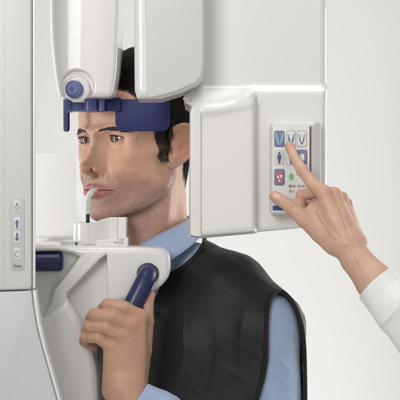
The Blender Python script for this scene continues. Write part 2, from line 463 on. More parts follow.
# ---------------------------------------------------------------- skin
def skin_material():
    m = mat('skin', (.6, .38, .28), .46); nt = m.node_tree; L = nt.links; b = nt.nodes['Principled BSDF']
    b.inputs['Subsurface Weight'].default_value = .22
    b.inputs['Subsurface Radius'].default_value = (1, .35, .18); b.inputs['Subsurface Scale'].default_value = .004
    b.inputs['Specular IOR Level'].default_value = .42
    at = nd(m, 'ShaderNodeVertexColor'); at.layer_name = 'tone'
    tc = nd(m, 'ShaderNodeTexCoord')
    n1 = nd(m, 'ShaderNodeTexNoise', Scale=420, Detail=5); n2 = nd(m, 'ShaderNodeTexNoise', Scale=1500, Detail=2)
    L.new(tc.outputs['Object'], n1.inputs['Vector']); L.new(tc.outputs['Object'], n2.inputs['Vector'])
    r1 = nd(m, 'ShaderNodeMapRange'); r1.inputs['From Min'].default_value = .3; r1.inputs['From Max'].default_value = .7
    r1.inputs['To Min'].default_value = .95; r1.inputs['To Max'].default_value = 1.04
    L.new(n1.outputs['Fac'], r1.inputs['Value'])
    # stubble specks
    r2 = nd(m, 'ShaderNodeMapRange'); r2.inputs['From Min'].default_value = .42; r2.inputs['From Max'].default_value = .62
    r2.inputs['To Min'].default_value = 1; r2.inputs['To Max'].default_value = .82
    L.new(n2.outputs['Fac'], r2.inputs['Value'])
    mx = nd(m, 'ShaderNodeMix'); mx.data_type = 'FLOAT'
    L.new(at.outputs['Alpha'], mx.inputs[0]); mx.inputs[2].default_value = 1; L.new(r2.outputs['Result'], mx.inputs[3])
    mu = nd(m, 'ShaderNodeMath'); mu.operation = 'MULTIPLY'
    L.new(r1.outputs['Result'], mu.inputs[0]); L.new(mx.outputs[0], mu.inputs[1])
    vm = nd(m, 'ShaderNodeVectorMath'); vm.operation = 'SCALE'
    L.new(at.outputs['Color'], vm.inputs[0]); L.new(mu.outputs[0], vm.inputs['Scale'])
    L.new(vm.outputs[0], b.inputs['Base Color'])
    n3 = nd(m, 'ShaderNodeTexNoise', Scale=700, Detail=5); L.new(tc.outputs['Object'], n3.inputs['Vector'])
    vo = nd(m, 'ShaderNodeTexVoronoi', Scale=900); L.new(tc.outputs['Object'], vo.inputs['Vector'])
    ad = nd(m, 'ShaderNodeMath'); ad.operation = 'ADD'; L.new(n3.outputs['Fac'], ad.inputs[0]); L.new(vo.outputs['Distance'], ad.inputs[1])
    bp = nd(m, 'ShaderNodeBump', Strength=.35, Distance=.00035)
    L.new(ad.outputs[0], bp.inputs['Height']); L.new(bp.outputs['Normal'], b.inputs['Normal'])
    rr = nd(m, 'ShaderNodeMapRange'); rr.inputs['To Min'].default_value = .38; rr.inputs['To Max'].default_value = .56
    L.new(n1.outputs['Fac'], rr.inputs['Value']); L.new(rr.outputs['Result'], b.inputs['Roughness'])
    return m
M['skin'] = skin_material()
HVW = h2w(HV)
HAT = skin_attr(HVW)
PERSON_PARTS = [(HVW, HF, HAT)]      # the hand is appended before the person is built

# ---------------------------------------------------------------- eyes
def eye_material():
    m = mat('eye', (.8, .8, .8), .08, **{'Coat Weight': .5, 'Coat Roughness': .04}); nt = m.node_tree; L = nt.links
    b = nt.nodes['Principled BSDF']
    at = nd(m, 'ShaderNodeVertexColor'); at.layer_name = 'tone'; L.new(at.outputs['Color'], b.inputs['Base Color'])
    return m
M['eye'] = eye_material()
def build_eye(c_h, gaze_h, parent):
    c = h2w(c_h); g = h2wd(gaze_h); g /= np.linalg.norm(g)
    a = np.cross(g, (0, 0, 1)); a /= np.linalg.norm(a); b_ = np.cross(a, g)
    n, mm = 64, 60; v = []; col = []; rng = np.random.default_rng(3)
    streak = rng.uniform(.6, 1.3, n)
    for i in range(mm + 1):
        th = math.pi * (i / mm) ** 1.6
        for j in range(n):
            ph = 2 * math.pi * j / n
            r = ER * (1 + .035 * math.exp(-(th / .45) ** 4))
            v.append(c + r * (math.cos(th) * g + math.sin(th) * (math.cos(ph) * a + math.sin(ph) * b_)))
            if th < .20: k = (.004, .004, .004)
            elif th < .47: s = streak[j] * (1.1 - .5 * (th - .19) / .28); k = (.075 * s, .055 * s, .032 * s)
            elif th < .52: k = (.03, .03, .028)
            else: e = min(1, (th - .52) / .9); k = (.38 - .08 * e, .33 - .10 * e, .31 - .11 * e)
            col.append((*k, 1))
    f = []
    for i in range(mm):
        for j in range(n):
            f.append((i * n + j, (i + 1) * n + j, (i + 1) * n + (j + 1) % n, i * n + (j + 1) % n))
    return add_mesh('eye', v, f, M['eye'], parent, attrs={'tone': col})

# ---------------------------------------------------------------- hair
M['hair'] = mat('dark_hair', (.012, .009, .008), .38, **{'Specular IOR Level': .5})
M['hair'].node_tree.nodes['Principled BSDF'].inputs['Anisotropic'].default_value = .4
class Strands:
    def __init__(s): s.v = []; s.f = []; s.n = 0
    def add(s, pts, r0, r1=.05, k=3):
        pts = np.asarray(pts); n = len(pts)
        t = np.gradient(pts, axis=0); t /= np.linalg.norm(t, axis=1)[:, None] + 1e-9
        a = np.cross(t, (.21, .13, .97)); a /= np.linalg.norm(a, axis=1)[:, None] + 1e-9; b = np.cross(t, a)
        r = np.linspace(r0, r1, n)[:, None]
        ring = [pts + r * (math.cos(2 * math.pi * j / k) * a + math.sin(2 * math.pi * j / k) * b) for j in range(k)]
        s.v.append(np.stack(ring, 1).reshape(-1, 3))
        i, j = np.meshgrid(np.arange(n - 1), np.arange(k), indexing='ij'); i = i.ravel(); j = j.ravel()
        s.f.append(np.stack([i * k + j, i * k + (j + 1) % k, (i + 1) * k + (j + 1) % k, (i + 1) * k + j], 1) + s.n)
        s.n += n * k
    def build(s, name, m, parent): return add_mesh(name, np.concatenate(s.v), np.concatenate(s.f), m, parent)
def grad_head(p, e=.5):
    g = np.zeros_like(p); v0 = head_sdf(p.astype(np.float32))
    for i in range(3):
        w = p.copy(); w[:, i] += e; g[:, i] = (head_sdf(w.astype(np.float32)) - v0) / e
    return g / (np.linalg.norm(g, axis=1)[:, None] + 1e-6), v0

def grow_hair(parent):
    rng = np.random.default_rng(11)
    hm = hair_mask(HV)
    tri = HF; cen = HV[tri].mean(1); w = hm[tri].mean(1)
    a_ = np.linalg.norm(np.cross(HV[tri[:, 1]] - HV[tri[:, 0]], HV[tri[:, 2]] - HV[tri[:, 0]]), axis=1)
    w = w * a_ * (w > .3)
    # side away from the camera needs fewer
    w = w * np.where(cen[:, 1] > -30, 1, .25) * np.where((cen[:, 0] < -50) & (cen[:, 1] < 10), .3, 1)
    w[(np.abs(cen[:, 1]) > 50) & (cen[:, 0] < 5) & (cen[:, 2] < 17) & (cen[:, 2] > -40) & (cen[:, 0] > -24)] = 0
    w /= w.sum()
    N = 19000
    r = cen[rng.choice(len(cen), N, p=w)] + rng.normal(0, .25, (N, 3))
    f, l, u = r[:, 0], r[:, 1], r[:, 2]; sl = np.sign(l + .01)
    # length and comb direction
    top = sstep(25, 50, u)
    L_ = np.where(u > 30, 26, np.interp(u, [-52, -25, 0, 30], [9, 11, 12, 20])) * rng.uniform(.65, 1.15, N)
    side = (np.abs(l) > 30) & (f > -2) & (u < 18)
    L_ = np.where(side, np.minimum(L_, np.interp(u, [-25, 0, 18], [4, 6, 10]) * rng.uniform(.7, 1.2, N)), L_)
    d = np.zeros((N, 3))
    d[:, 0] = np.where(u > 30, -1.0, -.55); d[:, 2] = np.where(u > 50, .1, -.75)
    d[:, 2] = np.interp(u, [-50, 0, 30, 60], [-1, -.9, -.6, .25]); d[:, 0] = np.interp(u, [-50, 0, 30, 60], [-.1, -.35, -.8, -1])
    d[side, 0] = -.28; d[side, 2] = -1
    d[:, 1] = sl * .12
    clump = np.round(r / 3.4)
    h = np.sin(clump @ np.array([12.9, 78.2, 37.7])) * 43758.5; h = h - np.floor(h)
    h2 = np.sin(clump @ np.array([93.9, 17.2, 57.1])) * 24634.6; h2 = h2 - np.floor(h2)
    cl = np.where(side, .3, 1); d[:, 1] += (h - .5) * .55 * cl; d[:, 2] += (h2 - .5) * .5 * cl; d[:, 0] += np.where(side, (h - .5) * .25, 0)
    d += rng.normal(0, .10, (N, 3))
    d /= np.linalg.norm(d, axis=1)[:, None]
    nseg = 6
    P_ = [r.copy()]; p = r.copy()
    lift = np.where(u > 30, np.interp(u, [30, 60], [3.0, 6.5]), np.interp(u, [-50, -20, 30], [1.0, .9, 2.4])) * rng.uniform(.4, 1.2, N); lift[side] = np.minimum(lift[side], 1.3)
    for i in range(1, nseg + 1):
        g, v0 = grad_head(p)
        dt = d - (d * g).sum(1)[:, None] * g
        dt /= np.linalg.norm(dt, axis=1)[:, None] + 1e-6
        p = p + dt * (L_ / nseg)[:, None]
        g, v0 = grad_head(p)
        tgt = lift * math.sin(min(1, i / 3.2) * 1.4)
        p = p + g * np.clip(tgt - v0, -3, 3)[:, None] * .8
        P_.append(p.copy())
    P_ = np.stack(P_, 1)
    S = Strands()
    for i in range(N): S.add(h2w(P_[i]), rng.uniform(.10, .18) if side[i] else rng.uniform(.15, .27))
    return S.build('hair', M['hair'], parent)

def brow_strands(sgn, parent):
    rng = np.random.default_rng(5); S = Strands()
    pts = spline(BROW, 6); rad = np.interp(np.linspace(0, 4, len(pts)), range(5), BROWR)
    for _ in range(680):
        t = rng.uniform(0, len(pts) - 1.01); i = int(t); c = pts[i] * (1 - t + i) + pts[i + 1] * (t - i)
        tg = pts[i + 1] - pts[i]; tg /= np.linalg.norm(tg)
        w = rad[i] * rng.uniform(-1, 1)
        root = c + np.array((0, 0, w)); dirn = tg * .9 + np.array((0, 0, .75 - .9 * (t / len(pts)) - .25 * w)) + rng.normal(0, .12, 3)
        dirn /= np.linalg.norm(dirn); Ln = rng.uniform(2.4, 4.0)
        q = np.stack([root + dirn * Ln * s for s in (0, .33, .66, 1)]); q[:, 1] = q[:, 1]
        for _k in range(2):
            g, v0 = grad_head(q); q -= g * (v0 - np.array([-.1, .35, .45, .3]))[:, None]
        q[:, 1] *= sgn
        S.add(h2w(q), .095)
    return S.build('eyebrow', M['hair'], parent)
def stubble(parent):
    rng = np.random.default_rng(21); st = HAT[:, 3]
    tri = HF; cen = HV[tri].mean(1); w = st[tri].mean(1)
    w = w * (w > .08) * (np.abs(cen[:, 1]) < 49.5) * ((cen[:, 1] > -14) | (cen[:, 0] > 40)) * (cen[:, 2] > -92)
    w = w * np.linalg.norm(np.cross(HV[tri[:, 1]] - HV[tri[:, 0]], HV[tri[:, 2]] - HV[tri[:, 0]]), axis=1); w /= w.sum()
    N = 15000
    r = cen[rng.choice(len(cen), N, p=w)] + rng.normal(0, .3, (N, 3))
    g, v0 = grad_head(r); r = r - g * v0[:, None]
    d = g * .5 + np.array((-.25, 0, -.75)) + rng.normal(0, .3, (N, 3)); d /= np.linalg.norm(d, axis=1)[:, None]
    Ln = rng.uniform(.5, 1.15, N)[:, None]
    S = Strands()
    P_ = h2w(np.stack([r - g * .1, r + d * Ln * .5, r + d * Ln - g * .12 * Ln], 1))
    rr = rng.uniform(.022, .045, N)
    for i in range(N): S.add(P_[i], rr[i], .02)
    return S.build('stubble', M['hair'], parent)
def lashes(sgn, parent):
    rng = np.random.default_rng(9); S = Strands()
    for upf in (1, 0):
        for k in range(95 if upf else 50):
            t = rng.uniform(.16, .97)
            y = -9.4 + 18.6 * t
            z = (2.9 * np.sin(np.pi * t ** .85) ** .85 - .7 + 1.2 * t) if upf else (-2.7 * np.sin(np.pi * t ** 1.1) ** .9 - 1.0 + 1.2 * t)
            R_ = ER + 1.2; x = math.sqrt(max(R_ * R_ - y * y - z * z, 4))
            b = EYE + np.array((x, y, z)); o = np.array((.95, y / 14, .18 if upf else -.4)); o /= np.linalg.norm(o)
            Ln = (2.6 if upf else 1.3) * rng.uniform(.7, 1.1)
            c = np.stack([b + o * Ln * s + np.array((0, 0, (1 if upf else -.5) * Ln * .45 * s * s)) for s in (0, .4, .75, 1)])
            c[:, 1] *= sgn; S.add(h2w(c), .09, .02)
    return S.build('eyelashes', M['hair'], parent)
# ================================================================ the x-ray machine, backdrop
def plate(name, pts, d0, d1, m, parent=None, rad=3, bevel=2, seg=4, rseg=6, ref=None, draft=0):
    """outline seen at depth d0 (or ref), solid from d0 to d1; draft moves the back face sideways"""
    o = MB(); o.prism(rounded(px2(pts, d0 if ref is None else ref), rad, rseg), d0, d1)
    if draft:
        n = len(o.v) // 2; o.v = o.v[:n] + [(x + draft, y, z) for x, y, z in o.v[n:]]
    return o.build(name, m, parent, bevel=bevel, seg=seg, ang=28)
def thing(name, label, cat, p, group=None):
    o = bpy.data.objects.new(name, None); C.objects.link(o); o.location = V(p); o.empty_display_size = .02
    tag(o, label, cat, group); THINGS.append(o); return o
THINGS = []
def solid(name, fn, lo, hi, h, m, parent=None):
    v, f = nets(fn, lo, hi, h); return add_mesh(name, v, f, m, parent)
def disc_ring(mb, c, axis, r, h, n=32, bev=.6, m=0):
    c = np.array(c, float); a = np.array(axis, float); a /= np.linalg.norm(a)
    mb.tube([c, c + a * 1e-3, c + a * bev, c + a * (h - bev), c + a * h, c + a * (h + 1e-3)], [r, r, r, r, r - bev, (r - bev) * .2], n, m)
def text(name, s, p, size, m, parent, rot=(math.pi / 2, 0, 0), ext=.15, align='LEFT', xs=1):
    cu = bpy.data.curves.new(name, 'FONT'); cu.body = s; cu.size = size * K; cu.extrude = ext * K; cu.align_x = align
    ob = bpy.data.objects.new(name, cu); C.objects.link(ob)
    bpy.context.view_layer.update(); dg = bpy.context.evaluated_depsgraph_get()
    me = bpy.data.meshes.new_from_object(ob.evaluated_get(dg)); bpy.data.objects.remove(ob)
    o = bpy.data.objects.new(name, me); C.objects.link(o); me.materials.clear(); me.materials.append(m)
    o.location = V(p); o.rotation_euler = rot; o.scale = (xs, 1, 1)
    if parent: o.parent = parent
    return o
M['ink'] = mat('grey_ink', (.12, .12, .14), .6)
M['inkblue'] = mat('slate_blue_ink', (.085, .10, .21), .5)
M['teal'] = mat('teal_ink', (.22, .50, .50), .5)
M['tealdk'] = mat('dark_teal_ink', (.05, .20, .28), .5)
M['red'] = mat('red_ink', (.52, .15, .17), .5)
M['inkwhite'] = mat('white_ink', (.82, .83, .85), .5)
M['led'] = mat('green_lamp', (.08, .40, .10), .3, **{'Emission Color': (.12, .45, .10, 1), 'Emission Strength': .25})
M['label'] = mat('pale_grey_foil', (.50, .52, .51), .4)
M['screen'] = mat('white_membrane', (.74, .745, .73), .34)
M['button'] = mat('membrane_button', (.62, .63, .62), .36)

# ---------------------------------------------------------------- backdrop: one curved studio sweep
bd = MB(); xs = np.linspace(-2600, 2600, 40); prof = [(2600, 1200), (-300, 1200)]
pr = [(z, 1000.) for z in np.linspace(2600, -500, 14)] + [(-500 - 400 * math.sin(a), 600 + 400 * math.cos(a)) for a in np.linspace(.1, math.pi / 2, 12)] + [(-900, y) for y in np.linspace(500, -1800, 10)]
vv = [(x, y, z) for x in xs for z, y in pr]; n_ = len(pr)
bd.add(vv, [(i * n_ + j, i * n_ + j + 1, (i + 1) * n_ + j + 1, (i + 1) * n_ + j) for i in range(len(xs) - 1) for j in range(n_ - 1)])
tag(bd.build('backdrop', M['backdrop']), kind='structure')

# ---------------------------------------------------------------- column with the key strip
col = thing('machine_column', 'tall pale column of the x-ray machine at the far left, with a key strip of arrow buttons', 'machine column', P(18, 400, -200))
d0 = -210
cb = plate('column_body', [(-30, -60), (32.2, -60), (32.2, 289.6), (-30, 291.6)], d0, -110, M['cream'], col, rad=0, bevel=3.2, draft=-22)
plate('side_groove', [(4.2, -60), (5.0, -60), (5.0, 288), (4.2, 288)], d0 - .25, d0 + 2, M['grey'], col, rad=0, bevel=.1)
plate('side_rail', [(32.6, -60), (35.6, -60), (35.6, 288.5), (32.6, 288.8)], d0 + 3, -110, M['white'], col, rad=0, bevel=1.0, draft=-22)
lowp = [(-30, 292.6), (31.6, 290.6), (33.4, 305), (36.5, 325), (42, 347), (50, 375), (60, 410), (70, 460), (-30, 460)]
plate('lower_cover', lowp, d0 + 1, -110, M['grey'], col, rad=0, bevel=1.5, draft=-22)
rim = [(32.6, 290.2), (35.4, 290.2), (36.6, 300), (39.4, 322), (45, 346), (53, 374), (63, 409), (73, 459), (70.8, 460), (60.8, 410), (50.8, 375), (42.8, 347), (37.3, 325), (34.2, 305)]
plate('cover_trim', rim, d0 - .5, d0 + 16, M['white'], col, rad=0, bevel=.7)
sm_ = MB(); disc_ring(sm_, P(34.4, 289.8, d0 + 3), (0, -1, 0), .8, 1.4, 16, .2); sm_.build('screw', M['ink'], col)
strip = plate('key_strip', [(10.4, 196), (24.4, 196), (24.4, 270.6), (10.4, 270.6)], d0 - .9, d0 + 2, M['label'], col, rad=3.4, bevel=.6)
for yb, h_ in ((201, 11), (217.5, 11.5), (231, 12), (248, 12)):
    b_ = plate('button', [(13.6, yb), (20.6, yb), (20.6, yb + h_), (13.6, yb + h_)], d0 - 1.5, d0, M['button'], strip, rad=1.2, bevel=.35)
yy = d0 - 1.72
def sym(name, polys, m, parent, d=yy, t=.35):
    o = MB()
    for q in polys: o.prism(px2(q, d), d, d + t)
    return o.build(name, m, parent, smooth=False)
def arc2(cx, cy, rx, ry, a0, a1, w, n=24):
    A = [math.radians(a0 + (a1 - a0) * i / n) for i in range(n + 1)]
    return [[(cx + (rx) * math.cos(A[i]), cy - ry * math.sin(A[i])), (cx + rx * math.cos(A[i + 1]), cy - ry * math.sin(A[i + 1])),
             (cx + (rx - w) * math.cos(A[i + 1]), cy - (ry - w) * math.sin(A[i + 1])), (cx + (rx - w) * math.cos(A[i]), cy - (ry - w) * math.sin(A[i]))] for i in range(n)]
sym('arrow_symbol', [[(17, 219.6), (19.3, 223), (17.9, 223), (17.9, 228), (16.1, 228), (16.1, 223), (14.7, 223)]], M['inkblue'], strip)
sym('arrow_symbol', [[(17, 241.4), (14.7, 238), (16.1, 238), (16.1, 233), (17.9, 233), (17.9, 238), (19.3, 238)]], M['inkblue'], strip)
sym('lamp_symbol', arc2(17, 207.4, 1.9, 2.3, 0, 360, .45) + [[(16.2, 203), (17.8, 203), (17.8, 204.8), (16.2, 204.8)]], M['ink'], strip)
sym('return_symbol', arc2(17, 254, 2.2, 3, 50, 310, .5), M['inkblue'], strip)
text('key_strip_text', 'Quart', P(13.2, 267.2, yy), 3.4, M['ink'], strip, ext=.1, xs=.86)

# ---------------------------------------------------------------- forehead unit (left housing)
fu = thing('head_positioner_housing', 'tapered white housing over the forehead with a round blue knob on its lower corner', 'housing', P(84, 60, -95))
hp = [(48.5, -60), (118.6, -60), (118, 30), (116.5, 70), (112.6, 96.5), (58, 97.3), (54.5, 80), (51, 50), (49.5, 30)]
f_ = 1 - 108 / D
def fu_sdf(p):
    yc = p[..., 1]
    bulge = .0016 * (p[..., 0] - (84 - 200) * f_) ** 2
    q = p.copy(); q[..., 1] = yc - bulge
    a = extr(q, rounded(px2(hp, -108), 5, 3), -108, -20, 5.0)
    # raised boss round the knob
    b = cap(p, P(77, 89.5, -112), P(77, 89.5, -60), 11.6)
    b = np.maximum(b, -(p[..., 1] + 116))
    b2 = cap(p, P(77.4, 86.5, -112), P(77.4, 86.5, -60), 13.6)
    a = smax(a, -np.maximum(b2 - 1.6, -(p[..., 1] + 104.5)) if False else -smax(b2 - 1.4, p[..., 1] + 104.5, .5), 1.4)
    return smin(a, smax(b, -(p[..., 1] + 114), 2), .9)
solid('housing_shell', fu_sdf, np.array((-160, -135, 88)), np.array((-64, -10, 245)), 1.0, M['white'], fu)
kb = MB(); kc = P(74.4, 89.6, -114)
disc_ring(kb, kc, (0, -1, 0), 8.0, 7, 48, 1.4)
for j in range(28):
    a = 2 * math.pi * j / 28; c_ = kc + np.array((math.cos(a) * 7.9, -1.3, math.sin(a) * 7.9)); kb.tube([c_, c_ + (0, -4.0, 0)], [.5, .4], 6)
kn = kb.build('knob', M['bluelt'], fu)
k2 = MB(); kc2 = kc + np.array((-1.2, -7, 0)); disc_ring(k2, kc2, (0, -1, 0), 5.9, 1.6, 40, .7); k2.build('knob_cap', M['bluelt'], kn)
k3 = MB(); disc_ring(k3, kc2 + np.array((0, -1.5, 0)), (0, -1, 0), 1.7, .5, 20, .2); k3.build('knob_screw', M['ink'], kn)
k4 = MB(); disc_ring(k4, kc2 + np.array((0, -1.9, 0)), (0, -1, 0), .7, .4, 6, .1); k4.build('screw_socket', M['seam'], kn)

# ---------------------------------------------------------------- blue temple supports
ts = thing('temple_support', 'blue plastic head band with two rounded temple plates held across the forehead', 'head support', P(110, 110, -60))
# curved bar and plates follow the head: plan curve in head frame
def band(name, fl, z0, z1, th, m, parent, corner=0, bevel=.8):
    """vertical plate following plan points fl (f,l); lower corners rounded"""
    pts = [h2w(np.array((f, l, 0.))) for f, l in fl]; o = MB(); n = len(pts)
    cum = [0]
    for i in range(1, n): cum.append(cum[-1] + np.linalg.norm(pts[i] - pts[i - 1]))
    T = cum[-1]
    def zlow(s):
        if corner <= 0: return z0
        e = min(s, T - s)
        return z0 + (0 if e >= corner else corner - math.sqrt(max(0, corner ** 2 - (corner - e) ** 2)))
    outer = []; inner = []
    for i in range(n):
        t = pts[min(i + 1, n - 1)] - pts[max(i - 1, 0)]; t[2] = 0; t /= np.linalg.norm(t); nn = np.array((t[1], -t[0], 0))
        outer.append(pts[i] + nn * th / 2); inner.append(pts[i] - nn * th / 2)
    v = []
    for i in range(n):
        zl = zlow(cum[i])
        for q in (outer[i], inner[i]):
            v.append((q[0], q[1], z1)); v.append((q[0], q[1], zl))
    f = []
    for i in range(n - 1):
        a = i * 4; b = a + 4
        f += [(a, a + 1, b + 1, b), (a + 2, b + 2, b + 3, a + 3), (a, b, b + 2, a + 2), (a + 1, a + 3, b + 3, b + 1)]
    f += [(0, 2, 3, 1), ((n - 1) * 4, (n - 1) * 4 + 1, (n - 1) * 4 + 3, (n - 1) * 4 + 2)]
    o.add(v, f); return o.build(name, m, parent, bevel=bevel, seg=3, ang=40)
def zc(py, d): return (200 - py) * (1 + d / D)
def bandpx(name, pp, y0, y1, th, m, parent, corner=0, bevel=.8):
    """pp: list of (px, depth)"""
    pts = [P(a, 0, d) for a, d in pp]
    fl = [tuple(w2h(p)[:2]) for p in pts]; dm = sum(d for _, d in pp) / len(pp)
    return band(name, fl, zc(y1, dm), zc(y0, dm), th, m, parent, corner, bevel)
np_ = 26
big = [(115.2 + (169.4 - 115.2) * i / np_, -66 + 8 * math.sin(i / np_ * 1.7) - 8 * (i / np_)) for i in range(np_ + 1)]
# near plate reaches over the near temple
def near_curve(n=44):
    a = []
    for i in range(n + 1):
        t = i / n; px_ = 115.4 + 54 * t; a.append((px_, -68.5 - 4.0 * math.sin(t * math.pi * .5) + 1.5 * t))
    return a
bandpx('temple_plate', near_curve(), 99.2, 131.2, 2.4, M['blue'], ts, corner=7)
bandpx('support_bar', [(99 + 22 * i / 10, -70.6 - .8 * i / 10) for i in range(11)], 97.6, 111.2, 4.4, M['blue'], ts)
bandpx('temple_plate', [(63.9 + 5.3 * i / 8, -34 - 4 * i / 8) for i in range(9)], 98.6, 131.6, 2.6, M['blue'], ts, corner=2.2)
for (x0, x1, y0, y1, dd) in ((64.6, 70.5, 98.6, 111.2, -78), (69.8, 85.5, 102.2, 110.6, -75), (84.6, 96.5, 97.2, 111.0, -82), (95.8, 101.5, 101.8, 110.6, -74)):
    plate('hinge_block', [(x0, y0), (x1, y0), (x1, y1), (x0, y1)], dd, dd + 24, M['bluelt'] if x0 < 85 else M['blue'], ts, rad=.8, bevel=1.6)
for x_, r_ in ((91, 4.6), (101.4, 3.2)):
    o = MB(); c_ = P(x_, 110.9, -80); t_p = P(x_, 97.3, -80); o.tube([c_, c_ + (0, 0, .5), t_p - (0, 0, .5), t_p], [r_ - .5, r_, r_, r_ - .5], 28); o.build('hinge_pin', M['bluelt'], ts)

# ---------------------------------------------------------------- x-ray head (upper housing) and detector arm
tb = thing('rotating_arm', 'large white machine arm with upper housing and deep block beside the ear', 'machine arm', P(230, 60, -120))
# upper housing
def uh_sdf(p):
    a = extr(p, px2([(133.2, -60), (203.8, -60), (204.6, 60), (203, 77), (197, 84), (180, 92.5), (160, 98.5), (137, 98.5), (134.4, 90)], -190), -190, -132, 6.5)
    return a
solid('upper_housing', uh_sdf, (-62, -197, 80), (12, -84, 240), 1.1, M['white'], tb)
fA = [(144.6, -60), (202.6, -60), (202.8, 64), (201.4, 76.5), (196, 82.5), (176, 91.3), (152, 97.6), (147.2, 97.6)]
plate('housing_cover', fA, -192.6, -180, M['cream'], tb, rad=1.5, bevel=2.2, seg=5)
# main body behind
def arm_sdf(p):
    up = extr(p, px2([(186, -60), (327, -60), (327, 99), (252, 99), (205, 99), (190, 98)], -150), -150, -60, 8)
    shelf = extr(p, px2([(187, 84), (256, 84), (256, 96), (247, 104), (225, 110), (203, 113), (192, 106), (184, 102), (183.5, 92)], -172), -174, -60, 3)
    bl = extr(p, px2([(190.2, 104), (206, 104), (240, 98), (254, 88), (327, 88), (327, 226), (302, 228.3), (201, 237.4), (190.6, 236)], -156), -156, -70, 6.5)
    blk = extr(p, px2([(192, 112), (197, 105.4), (218, 103.6), (234, 98.6), (246, 91.5), (252.5, 93), (255, 103), (255.6, 231.8), (201, 236.6), (190.8, 235)], -171), -171, -100, 5.5)
    d = smin(up, bl, 7)
    # the top of the body slopes forward from the upper part
    q = p
    sl = smax(shelf, -.69 * (p[..., 1] + 151) + .72 * (p[..., 2] - zc(86.5, -151)), 5)
    d = smin(d, sl, 3)
    d = smin(d, blk, 6)
    return d
solid('arm_body', arm_sdf, (-20, -178, -44), (122, -52, 240), 1.15, M['white'], tb)
plate('block_side_panel', [(190.4, 112), (193, 105.5), (198, 105.4), (200.9, 112), (200.9, 236.6), (190.6, 235.4)], -173.4, -150, M['white'], tb, rad=(3, 4, 4, 3, 1, 2), bevel=1.6, seg=5)
pl = MB(); pl.tube([P(183.5, 98, -166), P(188, 99.4, -166), P(190.5, 101, -166)], [1.8, 2.2, 1.5], 12); pl.build('reflection_tube', mat('pinkish_reflection', (.62, .57, .56), .2), tb)  # tinted tube standing in for a faint pinkish reflection on the arm

# ---------------------------------------------------------------- control panel
cp = thing('control_panel', 'membrane touch panel with icon buttons and green lamp on the white arm', 'control panel', P(296, 170, -175))
def cp_sdf(p):
    a = extr(p, px2([(270.6, 127), (272.2, 122.6), (277, 119.8), (317.5, 120.4), (321.2, 124), (321.2, 205), (318, 214.5), (272, 214.5), (270.6, 211)], -176), -176, -150, 3.2)
    # right flank slopes back
    n = np.array((.5, -.866)); x0 = (312.5 - 200) * (1 - 176 / D)
    s = (p[..., 0] - x0) * n[0] + (p[..., 1] + 176) * n[1]
    a = smax(a, s, 1.0)
    t = (p[..., 2] - zc(125.2, -176)) * .62 + (-(p[..., 1]) - 176) * .785
    return smax(a, t, 1.0)
solid('panel_housing', cp_sdf, (54, -184, -20), (112, -142, 78), .7, M['cream'], cp)
ds = -176.9
face = plate('panel_face', [(272.6, 126), (309.6, 126), (309.6, 212.3), (272.6, 212.3)], ds, ds + 4, M['screen'], cp, rad=1.2, bevel=.3)
plate('panel_gap', [(309.9, 126.2), (311.2, 126.2), (311.2, 212), (309.9, 212)], ds - .1, ds + 3, M['seam'], cp, rad=.2, bevel=.1)
dB = ds - .45; dI = ds - .8
def key(x0, y0, x1, y1, m):
    rimo = plate('button_rim', [(x0 - .35, y0 - .35), (x1 + .35, y0 - .35), (x1 + .35, y1 + .35), (x0 - .35, y1 + .35)], ds - .2, ds + 1, M['ink'] if m is M['button'] else M['inkblue'], face, rad=2.2, bevel=.1)
    rimo.data.materials[0] = M['label'] if m is M['button'] else M['inkblue']
    return plate('button', [(x0, y0), (x1, y0), (x1, y1), (x0, y1)], dB, ds + 1, m, face, rad=2.0, bevel=.25)
cols = [(274.6, 284), (286.6, 295.2), (297.6, 306.2)]
M['keyblue'] = mat('slate_blue_key', (.19, .21, .34), .38)
K11 = key(274.6, 131, 284.2, 146.6, M['keyblue']); K12 = key(286.6, 131, 295.4, 146.6, M['screen']); K13 = key(297.4, 131, 306.2, 146.6, M['screen'])
K21 = key(274.6, 150, 284.2, 164.8, M['button']); K22 = key(286.6, 150, 295.4, 164.8, M['screen']); K23 = key(297.4, 150, 307.0, 164.8, M['keyblue'])
K31 = key(274.6, 169.2, 284.4, 185.2, M['keyblue'])
def varch(cx, cy, rx, h, w, part=(0, 1), n=26):
    """dental arch drawn as a V-like curve"""
    P_ = []
    for i in range(n + 1):
        t = -1 + 2 * i / n; P_.append((cx + rx * t * (1 - .12 * abs(t)), cy + h * (1 - abs(t) ** 1.7)))
    out = []
    for i in range(n):
        tm = abs(-1 + 2 * (i + .5) / n)
        if not (part[0] <= tm <= part[1]): continue
        a, b = P_[i], P_[i + 1]; dx, dy = b[0] - a[0], b[1] - a[1]; L_ = math.hypot(dx, dy); nx, ny = -dy / L_ * w / 2, dx / L_ * w / 2
        ex, ey = dx * .15, dy * .15
        out.append([(a[0] + nx - ex, a[1] + ny - ey), (b[0] + nx + ex, b[1] + ny + ey), (b[0] - nx + ex, b[1] - ny + ey), (a[0] - nx - ex, a[1] - ny - ey)])
    return out
def symn(name, polys, m, parent, k=0):
    o = MB()
    for i, q in enumerate(polys): o.prism(px2(q, dI), dI - k - (i % 2) * .03, dI + .5)
    return o.build(name, m, parent, smooth=False)
symn('arch_symbol', varch(279.4, 133.4, 3.9, 10.6, 2.0), M['teal'], K11)
symn('arch_symbol', varch(291, 134.4, 3.3, 9.6, .7), M['inkblue'], K12); symn('tooth_symbol', varch(291, 134.4, 3.3, 9.6, 1.5, (.45, .8)), M['tealdk'], K12, .1)
symn('arch_symbol', varch(301.8, 134.4, 3.1, 9.4, .8), M['inkblue'], K13); symn('tooth_symbol', varch(301.8, 134.4, 3.1, 9.4, 1.5, (.78, 1)), M['teal'], K13, .1)
